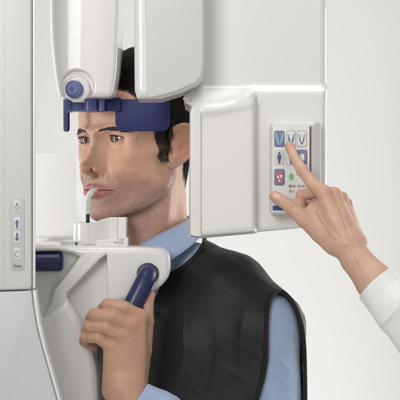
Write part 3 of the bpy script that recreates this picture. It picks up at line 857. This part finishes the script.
def person_sym(cx, cy, m, k):
    symn('person_symbol', arc2(cx, cy - 4.6, 1.1, 1.2, 0, 360, 1.1, 12) + [[(cx - 1.9, cy - 2.9), (cx + 1.9, cy - 2.9), (cx + 2.1, cy + 1.2), (cx - 2.1, cy + 1.2)], [(cx - 1.2, cy + 1.2), (cx + 1.2, cy + 1.2), (cx + 1.0, cy + 6), (cx - 1.0, cy + 6)]], m, k)
person_sym(279.3, 157.6, M['inkblue'], K21); person_sym(291, 157.6, M['inkblue'], K22)
symn('hand_symbol', [[(300.2, 154), (304, 154), (304.6, 160.5), (299.8, 160.5)], [(298.9, 157.5), (299.8, 157), (299.8, 160), (298.9, 160)]], M['inkwhite'], K23)
symn('ring_symbol', arc2(279.5, 177.2, 3.7, 5.6, 0, 360, .9, 30), M['red'], K31)
symn('disc_symbol', [[(279.5 + 2.9 * math.cos(a), 177.2 + 4.7 * math.sin(a)) for a in np.linspace(0, 6.283, 20, endpoint=False)]], M['red'], K31, -.25)
symn('blade_symbol', [[(276.9, 177.5), (278.3, 175), (279.2, 177.4), (278.2, 178.6)], [(280.2, 174.6), (281.9, 174.8), (282, 178), (280.4, 177.6)], [(278.6, 181.6), (279.5, 179), (280.6, 181.6)]], M['inkwhite'], K31, .1)
symn('lamp_lens', [[(291.2 + 2.0 * math.cos(a), 176.6 + 3.2 * math.sin(a)) for a in np.linspace(0, 6.283, 28, endpoint=False)]], M['led'], face, .5)
text('panel_text', '80 kV  10 mA', P(288.8, 187.2, dI), 3.2, M['ink'], face, ext=.1, xs=.78)
text('panel_text', '16 s', P(288.8, 192.2, dI), 3.2, M['ink'], face, ext=.1, xs=.8)
plate('blue_stripe', [(272.7, 205.6), (309.5, 205.6), (309.5, 210.4), (272.7, 210.4)], dI + .3, ds + 1, mat('stripe_blue', (.045, .07, .20), .4), face, rad=.3, bevel=.1)

# ---------------------------------------------------------------- patient handle shell
sh = thing('patient_handle_frame', 'glossy white moulded frame with a recess and two navy grips in front of the patient', 'handle frame', P(105, 340, -90))
main = [(20, 243.8), (61, 245.6), (110, 246), (150, 247), (164, 248.4), (169.6, 255), (170.6, 268), (169, 277), (162, 286), (150, 294), (128, 301.5), (108, 307.4), (96, 340), (92, 375), (88, 420), (84, 460), (-20, 460), (-20, 244)]
rec = [(99.5, 259.5), (106.5, 254.6), (107.6, 296), (108, 316), (150, 312), (150, 440), (97, 440), (97, 372), (90.5, 346), (78.5, 319), (66.5, 297), (67.5, 293)]
rec2 = [(20, 252), (58, 251), (72, 253.4), (79, 257), (66, 275), (53.6, 290), (50.5, 303), (43, 318), (36, 306), (20, 300)]
cut_ = [(108, 307), (131, 300.6), (152, 293.6), (200, 262), (200, 440), (80, 440), (100, 350)]
def sh_sdf(p):
    a = extr(p, rounded(px2(main, -112), 6, 3), -112, -62, 6.5)
    # long top surface running back to the column
    q = p.copy()
    c1 = extr(p, px2(rec, -112), -140, -97, 2.5)
    a = smax(a, -c1, 2.2)
    c2 = extr(p, px2(rec2, -112), -140, -100, 3)
    a = smax(a, -c2, 5)
    # ridge line of the diagonal band
    # seating ring for the near grip
    g = cap(p, P(147.5, 276, -122), P(147.5, 276, -90), 11)
    a = smax(a, -(cap(p, P(148.5, 273.5, -130), P(146.5, 273.5, -104), 8.9)), 1.0)
    return a
solid('frame_shell', sh_sdf, (-215, -122, -190), (-22, -54, -34), 1.0, M['white'], sh)
# lower bright curved wing
wing = [(30, 326), (40, 322.5), (52, 312), (63, 302.5), (67, 302), (72, 309), (80, 322.5), (91, 347), (96.5, 372), (98, 410), (98, 460), (30, 460)]
def wing_sdf(p):
    q = p.copy(); q[..., 1] = p[..., 1] - .003 * (p[..., 0] + 140) ** 2
    return extr(q, rounded(px2(wing, -124), 4, 2), -124, -90, 6)
solid('lower_wing', wing_sdf, (-160, -146, -200), (-84, -84, -84), 1.1, M['white'], sh)
ga, gb = P(148.6, 272.4, -112), P(117, 338, -128)
def tube_obj(name, pts, rs, m, parent, n=40, flat=1.0):
    o = MB(); o.tube(pts, rs, n, flat=flat); return o.build(name, m, parent, ang=60)
dirg = (gb - ga) / np.linalg.norm(gb - ga)
gpts = spline([P(148.0, 272.6, -100), P(148.2, 272.8, -111), P(145.6, 279, -120.5), P(138, 294, -125), P(128, 314, -128), P(118, 335, -131)], 7)
gr_ = [8.6] * len(gpts); gr_[-1] = 5; gr_[-2] = 7
tube_obj('grip', gpts, gr_, M['grip'], sh)
cpts = [P(148.5, 273.5, -112.6), P(148.5, 273.5, -106)]
tube_obj('grip_collar', cpts, [9.9, 10.1], M['seam'], sh)
lp = [P(20, 262, -104), P(59, 261.6, -104), P(61.6, 261.6, -104), P(62.9, 261.6, -104)]
tube_obj('grip', lp, [9.1, 9.1, 8.3, 6.5], M['grip'], sh)
tube_obj('grip_collar', [P(55, 261.7, -104), P(60, 261.7, -104)], [9.9, 9.9], M['white'], sh) if False else None
# support arm running back behind
ar = thing('support_arm', 'broad white arm of the machine behind the column, out of focus beneath the chin', 'machine arm', P(60, 260, 200))
def ar_sdf(p): return extr(p, px2([(10, 248), (150, 248), (150, 300), (10, 300)], 30), -50, 420, 14)
plate('rear_panel', [(-10, 152), (70, 152), (77, 160), (78, 238), (-10, 238)], 330, 400, M['backdrop'], ar, rad=(0, 6, 10, 6, 0), bevel=14, seg=8)
solid('arm_shell', ar_sdf, (-240, -60, -130), (-20, 430, -30), 3.0, M['white'], ar)

# ---------------------------------------------------------------- chin rest and bite stick
cr = thing('chin_rest', 'white oval chin rest on a flat base plate under the chin', 'chin rest', P(96, 246, -60))
def zat(py, d): return (200 - py) * (1 + d / D)
cdx, cdy = P(96, 0, -66)[0], -62
def cr_sdf(p):
    x = p[..., 0]; y = p[..., 1]; z = p[..., 2]
    X = lambda a: (a - 200) * (1 - 66 / D)
    h1 = (X(88.5)); 
    e = np.sqrt(((x - X(88.5)) / 15) ** 2 + ((y + 60) / 24) ** 2); e = (e - 1) * 14
    blk = np.maximum(np.abs(x - X(113)) - 12.8, np.abs(y + 58) - 17)
    pl_ = smin(e, blk, 16)
    pl_ = np.maximum(pl_, x - X(127))
    top = zat(222.6, -66) + 5.2 * sstep(X(90), X(112), x) + 0 * y
    bot = zat(244.0, -66)
    d = smax(smax(pl_, z - top, 1.3), bot - z, .6)
    # groove
    g = np.maximum(np.abs(x - X(118.2)) - .3, y + 73.8)
    d = smax(d, -g, .5)
    # well in the drum's top
    w_ = np.sqrt(((x - X(87)) / 9) ** 2 + ((y + 56) / 13) ** 2); w_ = (w_ - 1) * 9
    d = smax(d, -np.maximum(w_, zat(226, -66) - z), .8)
    return d * .8
solid('chin_cup', cr_sdf, (-128, -86, -48), (-62, -32, -12), .55, M['white'], cr)
bpl = plate('base_plate', [(60.2, 241.2), (75, 240.6), (127.6, 240.8), (127.8, 246.6), (96, 247.2), (61, 245.8)], -83, -36, M['white'], cr, rad=.8, bevel=.9)
o = MB(); disc_ring(o, P(76.4, 243.6, -82.8), (0, -1, 0), 1.35, .6, 20, .15); o.build('screw', M['seam'], cr)
plate('scale_plate', [(96.5, 240.2), (127.7, 237.6), (127.8, 246.8), (96.5, 246.8)], -84.4, -60, M['white'], cr, rad=.6, bevel=.6)
for x_ in (118.4, 120.5): 
    q_ = plate('tick_mark', [(x_ - .3, 238.4), (x_ + .3, 238.4), (x_ + .3, 240.6), (x_ - .3, 240.6)], -84.7, -84, M['red'], cr, rad=0, bevel=0)
plate('tick_mark', [(122.5, 238.6), (123.2, 238.6), (123.2, 240.6), (122.5, 240.6)], -84.7, -84, M['ink'], cr, rad=0, bevel=0)
plate('tick_mark', [(114.6, 242), (116.6, 242), (116.6, 243), (114.6, 243)], -84.7, -84, M['ink'], cr, rad=0, bevel=0)
text('scale_text', 'LOCK', P(117.6, 243.6, -84.7), 2.2, M['ink'], cr, ext=.05)

bs = thing('bite_stick', 'pale curved bite stick with a dark stem between the lips', 'bite stick', P(88, 224, -62))
dm = -71
st_ = MB(); st_.tube([P(87.8, 229, -62), P(87.8, 212, -64)], [1.9, 1.9], 20); st_.build('stem', M['dkgrey'], bs)
bpts = spline([P(87.6, 213.6, -64), P(87.6, 206, -65.5), P(87.8, 200, -67), P(89.4, 195, -68), P(92.4, 191, -66), P(96, 189.6, -59)], 6)
nB = len(bpts); rb_ = np.interp(np.linspace(0, 1, nB), [0, .3, .6, .85, 1], [2.6, 2.9, 2.7, 2.3, 1.8])
tube_obj('bite_tip', bpts, list(rb_), mat('matte_white_rubber', (.70, .71, .70), .5), bs, 24)
def drop(px_, py_, fn, d0=-260, d1=120, off=0.0):
    """where the line of sight through a pixel meets a surface"""
    a = P(px_, py_, d0); b = P(px_, py_, d1); L_ = np.linalg.norm(b - a); t = 0.0
    for _ in range(120):
        q = a + (b - a) * t / L_; v = float(fn(q[None].astype(np.float32))[0]) - off
        if v < .02: break
        t += max(v * .7, .02)
        if t > L_: t = L_; break
    return a + (b - a) * t / L_

# ================================================================ gripping left hand (part of the person's body mesh)
def PR(lst): return [P(a, b, c) for a, b, c in lst]
LHF = [  # MCP, PIP, DIP, tip (px,py,depth) with radii
    ([(139, 317, -142), (124, 307.5, -148), (108, 305, -146), (103, 309, -127), (115, 316, -113)], [7.0, 6.0, 6.0, 5.5, 4.8]),
    ([(130, 325, -147), (113, 316.5, -152), (95, 315, -148), (91, 319, -127), (104, 326, -113)], [7.2, 6.3, 6.2, 5.6, 4.9]),
    ([(121, 335, -148), (106, 327.5, -152), (90, 326.5, -147), (87, 331, -127), (99, 337, -114)], [6.9, 6.0, 6.0, 5.4, 4.7]),
    ([(110.5, 345.5, -147), (98, 337.5, -149), (86, 337, -143), (84.5, 341, -126), (94, 346, -117)], [6.2, 5.3, 5.2, 4.8, 4.2])]
LHF = [(PR(a), r) for a, r in LHF]
W1 = [P(135, 388, -142), P(127, 390, -143), P(119, 391, -143), P(112, 391, -140)]
def lhand_sdf(p):
    fs = [chain(p, a, r, .8) for a, r in LHF]
    # knuckle wrinkles read as small bumps
    f = fs[0]
    for e in fs[1:]: f = smin(f, e, 1.4)
    m = None
    for (a, r), w, rw in zip(LHF, W1, (10, 10, 10, 9)):
        e = cap(p, a[0], w, r[0] * 1.0, rw); m = e if m is None else smin(m, e, 5)
    m = smin(m, ell(p, P(128, 356, -135), (17, 10, 26)), 8)
    d = smin(f, m, 3.2)
    th = chain(p, [P(136, 380, -134), P(142.5, 350, -127), P(146.8, 322, -124), P(147.6, 306, -121), P(150.2, 296.5, -118)], [11, 8.5, 6.6, 5.3, 4.3], 1.5)
    th = smin(th, ell(p, P(151.0, 294.5, -117.5), (3.4, 3.6, 4.4)), 1.5)
    d = smin(d, th, 4.5)
    # tendons over the back of the hand
    for (a, r), w in zip(LHF[:3], W1): 
        d = smin(d, cap(p, a[0] + np.array((0, -3.6, -3)), w + np.array((0, -7, 6)), 1.5, 1.2), 2.6)
    # creases over the joints
    for a, r in LHF[:4]:
        c = a[2] + (a[1] - a[2]) * .12
        ax = np.array((.25, 0, 1.)); ax /= np.linalg.norm(ax)
        for k in (-1.4, .2, 1.7):
            q = c + (a[1] - a[2]) / np.linalg.norm(a[1] - a[2]) * k * 1.5
            d = smax(d, -cap(p, q + ax * 3.4 + (0, -r[2] * .99, 0), q - ax * 3.4 + (0, -r[2] * .99, 0), .12), 1.2)
    d = smin(d, chain(p, [P(124, 388, -142), P(134, 412, -144), P(175, 440, -140)], [16.5, 17, 22], 3), 6)
    return d
lhand_base = lhand_sdf
LVEIN = [[drop(a, b, lhand_base) + (0, .5, 0) for a, b in L_] for L_ in ([(125, 337), (123, 350), (127, 366), (125, 384)], [(137, 332), (135, 348), (128, 364)], [(115, 352), (119, 366), (124, 380)])]
def lhand_sdf(p):
    d = lhand_base(p)
    return d
LH = nets(lhand_sdf, P(78, 430, -165) * [1.05, 1, 1] + [0, -5, 0], [P(165, 0, -100)[0], -96, P(0, 284, -140)[2]], .6)
def hand_attr(v, joints, base=(.55, .335, .235)):
    col = np.tile(np.array(base), (len(v), 1)); red = np.zeros(len(v))
    for j, r, s in joints: red += s * np.exp(-((v - j) ** 2).sum(1) / (r * r))
    red = np.clip(red, 0, 1)
    col = col * (1 - red[:, None] * np.array([.02, .20, .22]))
    col = col * (1 + .05 * fbm(v, 6, 8) + .03 * fbm(v, 2.2, 9))[:, None]
    return np.concatenate([col, np.zeros((len(v), 1))], 1)
jl = [(a[0] + (0, -6, 0), 6, .6) for a, r in LHF] + [(a[2] + (0, -5, 0), 5, .5) for a, r in LHF]
PERSON_PARTS.append((LH[0], LH[1], hand_attr(LH[0], jl, (.50, .30, .21))))

# ---------------------------------------------------------------- trunk under the clothes
def trunk(p, off=0.0):
    d = chain(p, [P(160, 276, 5), P(192, 274, -12), P(229, 293, -38), P(262, 329, -58)], [32, 34, 39, 39], 8)
    d = smin(d, chain(p, [P(262, 329, -58), P(262, 400, -55), P(255, 520, -45)], [39, 43, 46]), 12)
    d = smin(d, chain(p, [P(178, 330, -8), P(180, 400, -10), P(180, 520, -10)], [52, 62, 62]), 22)
    d = smin(d, chain(p, [P(205, 345, -38), P(205, 520, -40)], [52, 56]), 22)
    d = smin(d, chain(p, [P(150, 285, 10), P(110, 300, 45), P(95, 340, 60)], [30, 34, 34]), 16)
    d = smin(d, chain(p, [P(120, 350, 20), P(125, 520, 20)], [40, 50]), 24)
    return d - off
def sleeve(p, r=0):
    return chain(p, [P(262, 322, -62), P(268, 345, -74), P(273, 400, -74), P(266, 475, -104), P(215, 452, -136), P(162, 416, -142), P(140, 401, -142)], [24, 19.5, 20, 21, 22, 20, 17.5], 5) - r
def crumple(p, amp, s, seed=60, ang=.5):
    sh_ = p.shape[:-1]; q = p.reshape(-1, 3)
    w = q[:, 0] * math.cos(ang) + q[:, 2] * math.sin(ang) + .4 * q[:, 1]
    a = w / s + 1.3 * fbm(q, 14, seed); m_ = np.clip(.35 + .9 * fbm(q, 13, seed + 1), 0, 1)
    return (-amp * (1 - np.abs(np.sin(a))) ** 2.2 * m_).reshape(sh_)
def wr(p, amp, s, st=(1, 1, 1), seed=2):
    sh_ = p.shape[:-1]; q = (p.reshape(-1, 3) * np.array(st)); return (amp * fbm(q, s, seed)).reshape(sh_)
# body under the clothes joins the mesh so that nothing is hollow
TB = nets(lambda p: smin(trunk(p, -9), sleeve(p, -6), 6), (-200, -185, -330), (125, 110, -60), 4.0)
PERSON_PARTS.append((TB[0], TB[1], hand_attr(TB[0], [])))


def folds(p):
    sh_ = p.shape[:-1]; q = p.reshape(-1, 3)
    x, z = q[:, 0], q[:, 2]
    # pull lines running from the shoulder to the chest, and soft vertical drape lower down
    a = x * .55 + z * .83 + 6 * fbm(q, 26, 51); b = x * .9 - z * .12 + 5 * fbm(q, 22, 52)
    c1 = (1 - np.abs(np.sin(a / 9.5))) ** 3 * (.5 + .5 * fbm(q, 20, 53)); c2 = (1 - np.abs(np.sin(b / 8.0))) ** 2.5 * (.5 + .5 * fbm(q, 24, 54))
    lo_ = sstep(-75, -130, z)
    r_ = .7 * fbm(q, 17, 55) - 1.5 * c1 * (1 - .6 * lo_) - 2.2 * c2 * lo_ + .4 * fbm(q, 4.5, 56)
    return (r_ * .9).reshape(sh_)
AP = lambda p: trunk(p, 0) + folds(p)
hole = [(236, 452), (246, 425), (256, 402), (263, 378), (266.2, 360), (266.6, 345), (267.6, 311), (270.6, 299), (276, 292.6), (282, 294), (290, 301), (297.4, 314), (301.6, 331), (303.4, 347), (304.5, 430)]
def apron_sdf(p):
    d0_ = AP(p)
    d = smax(d0_, -(d0_ + 3.0), .4)
    d = smax(d, -ell(p, P(150, 221, 0), (58.5, 150, 55)), .6)
    h = poly2(p[..., 0] / (1 - 85 / D), p[..., 2] / (1 - 85 / D), [(x - 200, 200 - y) for x, y in hole])
    h = np.maximum(h, p[..., 1] + 62)
    # outer side opening for the arm
    d = smax(d, -h, .5)
    return d * .9
M['apron'] = mat('black_vinyl', (.0105, .010, .0105), .6, **{'Sheen Weight': .05, 'Specular IOR Level': .4}); noise_bump(M['apron'], 700, .25, .0003)
M['binding'] = mat('black_binding', (.004, .004, .004), .75)
def cloth_mat(name, col, sc=1):
    m = mat(name, col, .85, **{'Sheen Weight': .2}); nt = m.node_tree; L = nt.links; b = nt.nodes['Principled BSDF']
    tc = nd(m, 'ShaderNodeTexCoord')
    w1 = nd(m, 'ShaderNodeTexWave', Scale=900 * sc, Distortion=1.5); w1.bands_direction = 'Z'
    w2 = nd(m, 'ShaderNodeTexWave', Scale=900 * sc, Distortion=1.5); w2.bands_direction = 'X'
    ad = nd(m, 'ShaderNodeMath'); ad.operation = 'ADD'
    for w_ in (w1, w2): L.new(tc.outputs['Object'], w_.inputs['Vector'])
    L.new(w1.outputs['Fac'], ad.inputs[0]); L.new(w2.outputs['Fac'], ad.inputs[1])
    bp = nd(m, 'ShaderNodeBump', Strength=.3, Distance=.0002); L.new(ad.outputs[0], bp.inputs['Height']); L.new(bp.outputs['Normal'], b.inputs['Normal'])
    return m
M['shirt'] = cloth_mat('pale_blue_cotton', (.34, .44, .62)); M['coat'] = cloth_mat('white_cotton', (.78, .79, .785))

# ---- person
vs = []; fs = []; at_ = []; n0 = 0
for v, f, a in PERSON_PARTS: vs.append(v); fs.append(f + n0); at_.append(a); n0 += len(v)
person = add_mesh('person', np.concatenate(vs), np.concatenate(fs), M['skin'], attrs={'tone': np.concatenate(at_)})
tag(person, 'dark haired man in black apron biting a stick and gripping a navy handle', 'person')
for s in (1, -1):
    build_eye(EYE * (1, s, 1), (1, .12, .01), person); brow_strands(s, person); lashes(s, person)
HAIR_ON and grow_hair(person)
stubble(person)
apron = solid('apron', apron_sdf, (-205, -150, -330), (128, 110, -26), 1.15, M['apron'], person)
# edge bindings follow the cut edges
def bind(pp, name, r=2.6, fn=AP, n=5, flat=.55):
    pts = spline([drop(a, b, fn) for a, b in pp], n)
    # smooth depth
    pts = np.array(pts)
    for _ in range(3): pts[1:-1, 1] = (pts[:-2, 1] + pts[1:-1, 1] * 2 + pts[2:, 1]) / 4
    o = MB(); o.tube(pts, [r] * len(pts), 10); return o.build(name, M['binding'], apron, ang=70)
bind([(204.5, 237.6), (204.2, 243), (200, 250.5), (193, 259), (184, 267), (174, 273.5), (163, 277.5), (150, 279.5), (138, 279)], 'binding', 2.5)
bind([(234, 455), (245, 426), (255.2, 402), (262.4, 378), (265.6, 360), (266, 345), (266.3, 325), (267.2, 311), (269.6, 300), (273, 294.6), (277.5, 291.6), (283, 292.6), (289.6, 298.6), (295.6, 308), (299.6, 319), (302.4, 331), (303.9, 347), (304.6, 370), (305, 400), (305, 430)], 'binding', 2.4)
SL = lambda p: np.minimum(trunk(p, -4.5), sleeve(p) + wr(p, .9, 6, (.6, 1, .5), 21)) 
_a, _b, _c = P(136, 269, -50), P(166, 249, -50), P(197, 226, 8)
CNR = np.cross(_b - _a, _c - _a); CNR /= np.linalg.norm(CNR); CNR = CNR * (1 if CNR[2] > 0 else -1); CNR = CNR.astype(np.float32); CPT = _b.astype(np.float32)
def shirt_sdf(p):
    d = smin(trunk(p, -4.2), sleeve(p) + wr(p, 1.3, 6, (1, 1, .45), 21) + wr(p, .5, 3, (.6, 1, 1), 22) + crumple(p, 2.2, 5.5, 61, 1.25), 2.5)
    d = smin(d, chain(p, [P(153, 262, 4), P(153, 300, 5)], [40, 50]), 8)
    d = d + wr(p, .35, 5, (1, 1, 1), 30)
    # open round the neck and at the cuff
    near = (p[..., 2] > -150) & (p[..., 2] < -25) & (p[..., 0] < 60)
    hd = np.full(d.shape, 50., np.float32)
    if near.any(): hd[near] = body_sdf(p[near]) - 1.6
    d = smin(d, hd, 2)
    d = smax(d, (p - CPT) @ CNR, .8)
    ax = P(162, 416, -142) - P(140, 401, -142); ax /= np.linalg.norm(ax)
    c = P(137, 399, -142)
    w_ = p - c.astype(np.float32)
    d = smax(d, -np.maximum(w_ @ ax.astype(np.float32), np.sqrt((w_ ** 2).sum(-1)) - 45), .8)
    return d
shirt = solid('shirt', shirt_sdf, (-200, -182, -330), (122, 100, -34), 1.3, M['shirt'], person)
# collar
U = [(112, 258, -30), (128, 251, -40), (143, 243, -41), (160, 234, -37.5), (176, 226, -24), (186.5, 220, -6), (190.5, 217.5, 16), (186, 216, 34), (170, 215, 46)]
Lw = [(116, 292, -50), (130, 285, -58), (146, 276, -62), (166, 263.5, -61), (185, 250.5, -50), (198.5, 239.5, -27), (204, 233, 8), (198, 231, 44), (176, 231, 58)]
Us = spline([P(*a) for a in U], 8); Ls = spline([P(*a) for a in Lw], 8); nr = 12; cv = []
for i in range(len(Us)):
    for j in range(nr + 1):
        t = j / nr; q = Us[i] * (1 - t) + Ls[i] * t
        o_ = q - np.array((-54., 4, 0)); o_[2] = 0; o_ /= np.linalg.norm(o_) + 1e-6
        q = q + o_ * (2.6 * math.sin(math.pi * t) * (1 - .5 * t)) + o_ * .5 * math.sin(i * .55 + 2 * t) * t
        cv.append(q)
cf = [(i * (nr + 1) + j, (i + 1) * (nr + 1) + j, (i + 1) * (nr + 1) + j + 1, i * (nr + 1) + j + 1) for i in range(len(Us) - 1) for j in range(nr)]
colr = add_mesh('collar', cv, cf, M['shirt'], shirt)
md = colr.modifiers.new('thick', 'SOLIDIFY'); md.thickness = 1.3 * K; md.offset = 0
# stitching line along the collar's lower edge
o = MB(); o.tube([Us[i] * .12 + Ls[i] * .88 + (Ls[i] - np.array((-54, 4, Ls[i][2]))) / np.linalg.norm(Ls[i] - np.array((-54, 4, Ls[i][2]))) * 1.55 for i in range(len(Us))], .22, 5); o.build('stitching', M['shirt'], shirt)

# ================================================================ operator: pointing right hand
RH = dict(
 index=([(324, 193, -212), (312, 183.5, -208), (302.2, 170.5, -201), (294.2, 157, -191), (288.8, 145.6, -183.6)], [6.3, 5.2, 4.9, 4.2, 3.5]),
 middle=([(334, 194.5, -207), (319, 192, -198), (301.5, 195, -191), (300.5, 209, -190), (312, 215, -196)], [5.9, 5.0, 4.8, 4.4, 4.0]),
 ring=([(341.5, 198.5, -201), (327, 200, -190), (311, 206, -185), (311, 217, -187), (321, 221, -194)], [5.4, 4.8, 4.7, 4.3, 4.0]),
 little=([(346.5, 204, -194), (337, 207, -184), (324, 213, -181), (322, 222, -184), (330, 226, -190)], [4.7, 4.2, 4.1, 3.9, 3.6]))
RW = [P(344, 242, -222), P(350, 242, -221), P(354, 243, -217), P(356, 244, -211)]
def rhand_sdf(p):
    fi = [chain(p, PR(a), r, 1.0) for a, r in RH.values()]
    # fuller finger pads and joints
    fi[0] = smin(fi[0], ell(p, P(289.2, 147.2, -184.2), (3.5, 3.2, 4.6)), 1.5)
    fi[0] = smin(fi[0], ell(p, P(302.6, 171, -200.5), (5.3, 5, 5.2)), 2)
    f = fi[0]
    for e in fi[1:]: f = smin(f, e, .8)
    m = None
    for (a, r), w, rw in zip(RH.values(), RW, (10.5, 10, 9.5, 9)):
        e = cap(p, P(*a[0]), w, r[0] * .98, rw); m = e if m is None else smin(m, e, 2.6)
    m = smin(m, ell(p, P(322, 219, -205), (14, 9, 17), roty(-.6)), 7)
    d = smin(f, m, 3.2)
    th = chain(p, PR([(336, 242, -214), (322, 231, -207), (305, 219, -199), (289.5, 206, -191), (277, 198, -184.5)]), [12, 10.5, 7.4, 5.7, 4.9], 1.6)
    th = smin(th, ell(p, P(274.5, 196.2, -184), (5.0, 4.3, 4.6), roty(.55)), 1.6)
    d = smin(d, th, 5)
    # wrist and forearm
    fa = chain(p, PR([(349, 246, -219), (356, 259, -224), (375, 282, -233), (400, 310, -243)]), [12, 12.8, 15.8, 16.5], 3)
    d = smin(d, fa, 7)
    d = smin(d, ell(p, P(360.5, 242.5, -219), (5.5, 5, 5.5)), 5)
    # tendons
    for (a, r), w in zip(list(RH.values())[:3], RW):
        d = smin(d, cap(p, P(*a[0]) + (0, -4.0, 1), w + (0, -8, 4), 1.5, 1.4), 2.4)
    # creases at the joints
    for c, ax, rr in (((303.5, 172.5, -201), (.86, 0, .5), 4.9), ((301, 169, -200), (.86, 0, .5), 4.9), ((294.6, 158, -191), (.86, 0, .5), 4.2), ((290, 206, -192), (.62, 0, -.78), 5.7), ((292.5, 208.2, -193), (.62, 0, -.78), 5.7)):
        q = P(*c) + np.array((0, -rr * .93, 0)); a = np.array(ax)
        d = smax(d, -cap(p, q + a * 3, q - a * 3, .28), .9)
    # nail beds
    return d
rhand_base = rhand_sdf
RVEIN = [[drop(a, b, rhand_base) + (0, .5, 0) for a, b in L_] for L_ in ([(337, 210), (342, 224), (347, 238), (354, 254), (364, 270), (376, 284)], [(326, 204), (331, 218), (339, 232), (346, 244)], [(318, 212), (326, 226), (336, 238)])]
def rhand_sdf(p):
    d = rhand_base(p)
    for v in RVEIN: d = smin(d, chain(p, v, [.45] * len(v)), 2.2)
    return d
RV, RF = nets(rhand_sdf, (np.array(P(266, 345, -250)) * [1, 1, 1]) + [-4, -24, 0], [P(402, 0, -250)[0] + 6, -170, P(0, 136, -180)[2]], .6)
jr = [(P(*a[0]) + (0, -4, 3), 6, .7) for a, r in RH.values()] + [(P(*a[2]) + (0, -3, 0), 4.5, .6) for a, r in RH.values()] + [(P(289, 146, -186), 5, .9), (P(272, 196, -186), 6, .8), (P(289.5, 206, -196), 6, .5)]
oper = add_mesh('person', RV, RF, M['skin'], attrs={'tone': hand_attr(RV, jr, (.58, .37, .27))})
tag(oper, 'arm in white sleeve, index finger pressing the touch panel, thumb stretched to its edge', 'person')
# thumb nail: curved plate following the thumb's surface
M['nail'] = mat('nail', (.66, .42, .36), .25, **{'Coat Weight': .4})
def nail(cpx, a_, b_, ang, w, l, name='thumbnail'):
    g = []; n = 12
    ca, sa = math.cos(ang), math.sin(ang)
    for i in range(n + 1):
        for j in range(n + 1):
            u_ = -1 + 2 * i / n; v_ = -1 + 2 * j / n
            # squircle outline
            x = u_ * math.sqrt(1 - v_ * v_ / 2) * l; y = v_ * math.sqrt(1 - u_ * u_ / 2) * w
            px_ = cpx[0] + ca * x - sa * y; py_ = cpx[1] + sa * x + ca * y
            e = max(abs(u_), abs(v_))
            g.append(drop(px_, py_, rhand_sdf, -230, -150) + np.array((0, -.35 * (1 - e ** 6) + .25 * e ** 6, 0)))
    f = [(i * (n + 1) + j, (i + 1) * (n + 1) + j, (i + 1) * (n + 1) + j + 1, i * (n + 1) + j + 1) for i in range(n) for j in range(n)]
    ob = add_mesh(name, g, f, M['nail'], oper); m_ = ob.modifiers.new('thick', 'SOLIDIFY'); m_.thickness = .35 * K; m_.offset = 0
    return ob
nail((276.4, 196.4), 0, 0, math.radians(27), 3.3, 4.4)
def coat_sdf(p):
    c = P(375.5, 283, -232); e = P(436, 348, -252); ax = (e - c) / np.linalg.norm(e - c)
    t = (p - c.astype(np.float32)) @ ax.astype(np.float32)
    d = chain(p, [P(366, 273, -230), c, P(400, 309, -243), e, P(520, 420, -250)], [16.8, 17.6, 21.5, 26, 34], 4)
    d = d + crumple(p, 2.4, 6.0, 71, -.4) * np.clip((t - 13) / 10, 0, 1) + wr(p, 1.2, 6.5, (1.2, 1, .7), 41) * np.clip(t / 14, .15, 1) + wr(p, .5, 3.2, (1, 1, .6), 42) * np.clip(t / 14, 0, 1)
    d = d + .55 * np.exp(-((t - 11.5) / .8) ** 2)
    inner = d + 2.0
    d = smax(d, -t - .0, .7)
    # hollow mouth of the cuff
    d = smax(d, -np.maximum(inner, t - 9), .5)
    return d * .85
solid('sleeve', coat_sdf, (P(358, 0, -250)[0], -300, -240), (320, -185, -40), 1.15, M['coat'], oper)
# children were built in world coordinates: bring them under their thing's base point
for t in THINGS:
    for ch in t.children: ch.location = ch.location - t.location
# ================================================================ camera and light
cam = bpy.data.cameras.new('camera'); co = bpy.data.objects.new('camera', cam); C.objects.link(co)
co.location = (0, -D * K, 0); co.rotation_euler = (math.radians(90), 0, 0)
cam.sensor_width = 36; cam.lens = 36 * D / 400; cam.clip_start = .05; cam.clip_end = 100
cam.dof.use_dof = True; cam.dof.focus_distance = (D - 90) * K; cam.dof.aperture_fstop = 14
bpy.context.scene.camera = co
w = bpy.data.worlds.new('World'); bpy.context.scene.world = w; w.use_nodes = True
w.node_tree.nodes['Background'].inputs['Color'].default_value = (1, .985, .965, 1)
w.node_tree.nodes['Background'].inputs['Strength'].default_value = .35
def area(name, loc, tgt, size, power, col=(1, 1, 1), sy=None):
    l = bpy.data.lights.new(name, 'AREA'); l.energy = power; l.color = col; l.size = size * K
    if sy: l.shape = 'RECTANGLE'; l.size_y = sy * K
    o = bpy.data.objects.new(name, l); C.objects.link(o)
    o.location = V(loc); d = V(tgt) - V(loc); o.rotation_euler = d.to_track_quat('-Z', 'Y').to_euler()
    return o
area('key_softbox', (-430, -1330, 430), (-60, -60, 20), 400, 16.5, (1, .985, .96), 600)
area('front_strip', (620, -1500, 300), (60, -100, 20), 150, 2.5, (1, .99, .98), 900)
area('overhead_softbox', (150, -350, 1150), (20, -60, 0), 800, 13, (1, .99, .975))
area('rim_softbox', (760, 420, -60), (-10, 0, 20), 380, 12, (1, .99, .975), 700)
area('left_rim_softbox', (-620, 520, 60), (-60, 0, 20), 300, 1.8, (1, 1, 1), 700)
area('left_side_softbox', (-700, -60, -20), (-90, -60, 10), 200, 5.5, (1, .985, .96), 600)
area('backdrop_lamp', (40, 420, -560), (60, 1000, -230), 500, 4.3, (1, 1, 1))
sc = bpy.context.scene
sc.view_settings.view_transform = 'Standard'; sc.view_settings.look = 'None'
sc.cycles.use_denoising = True
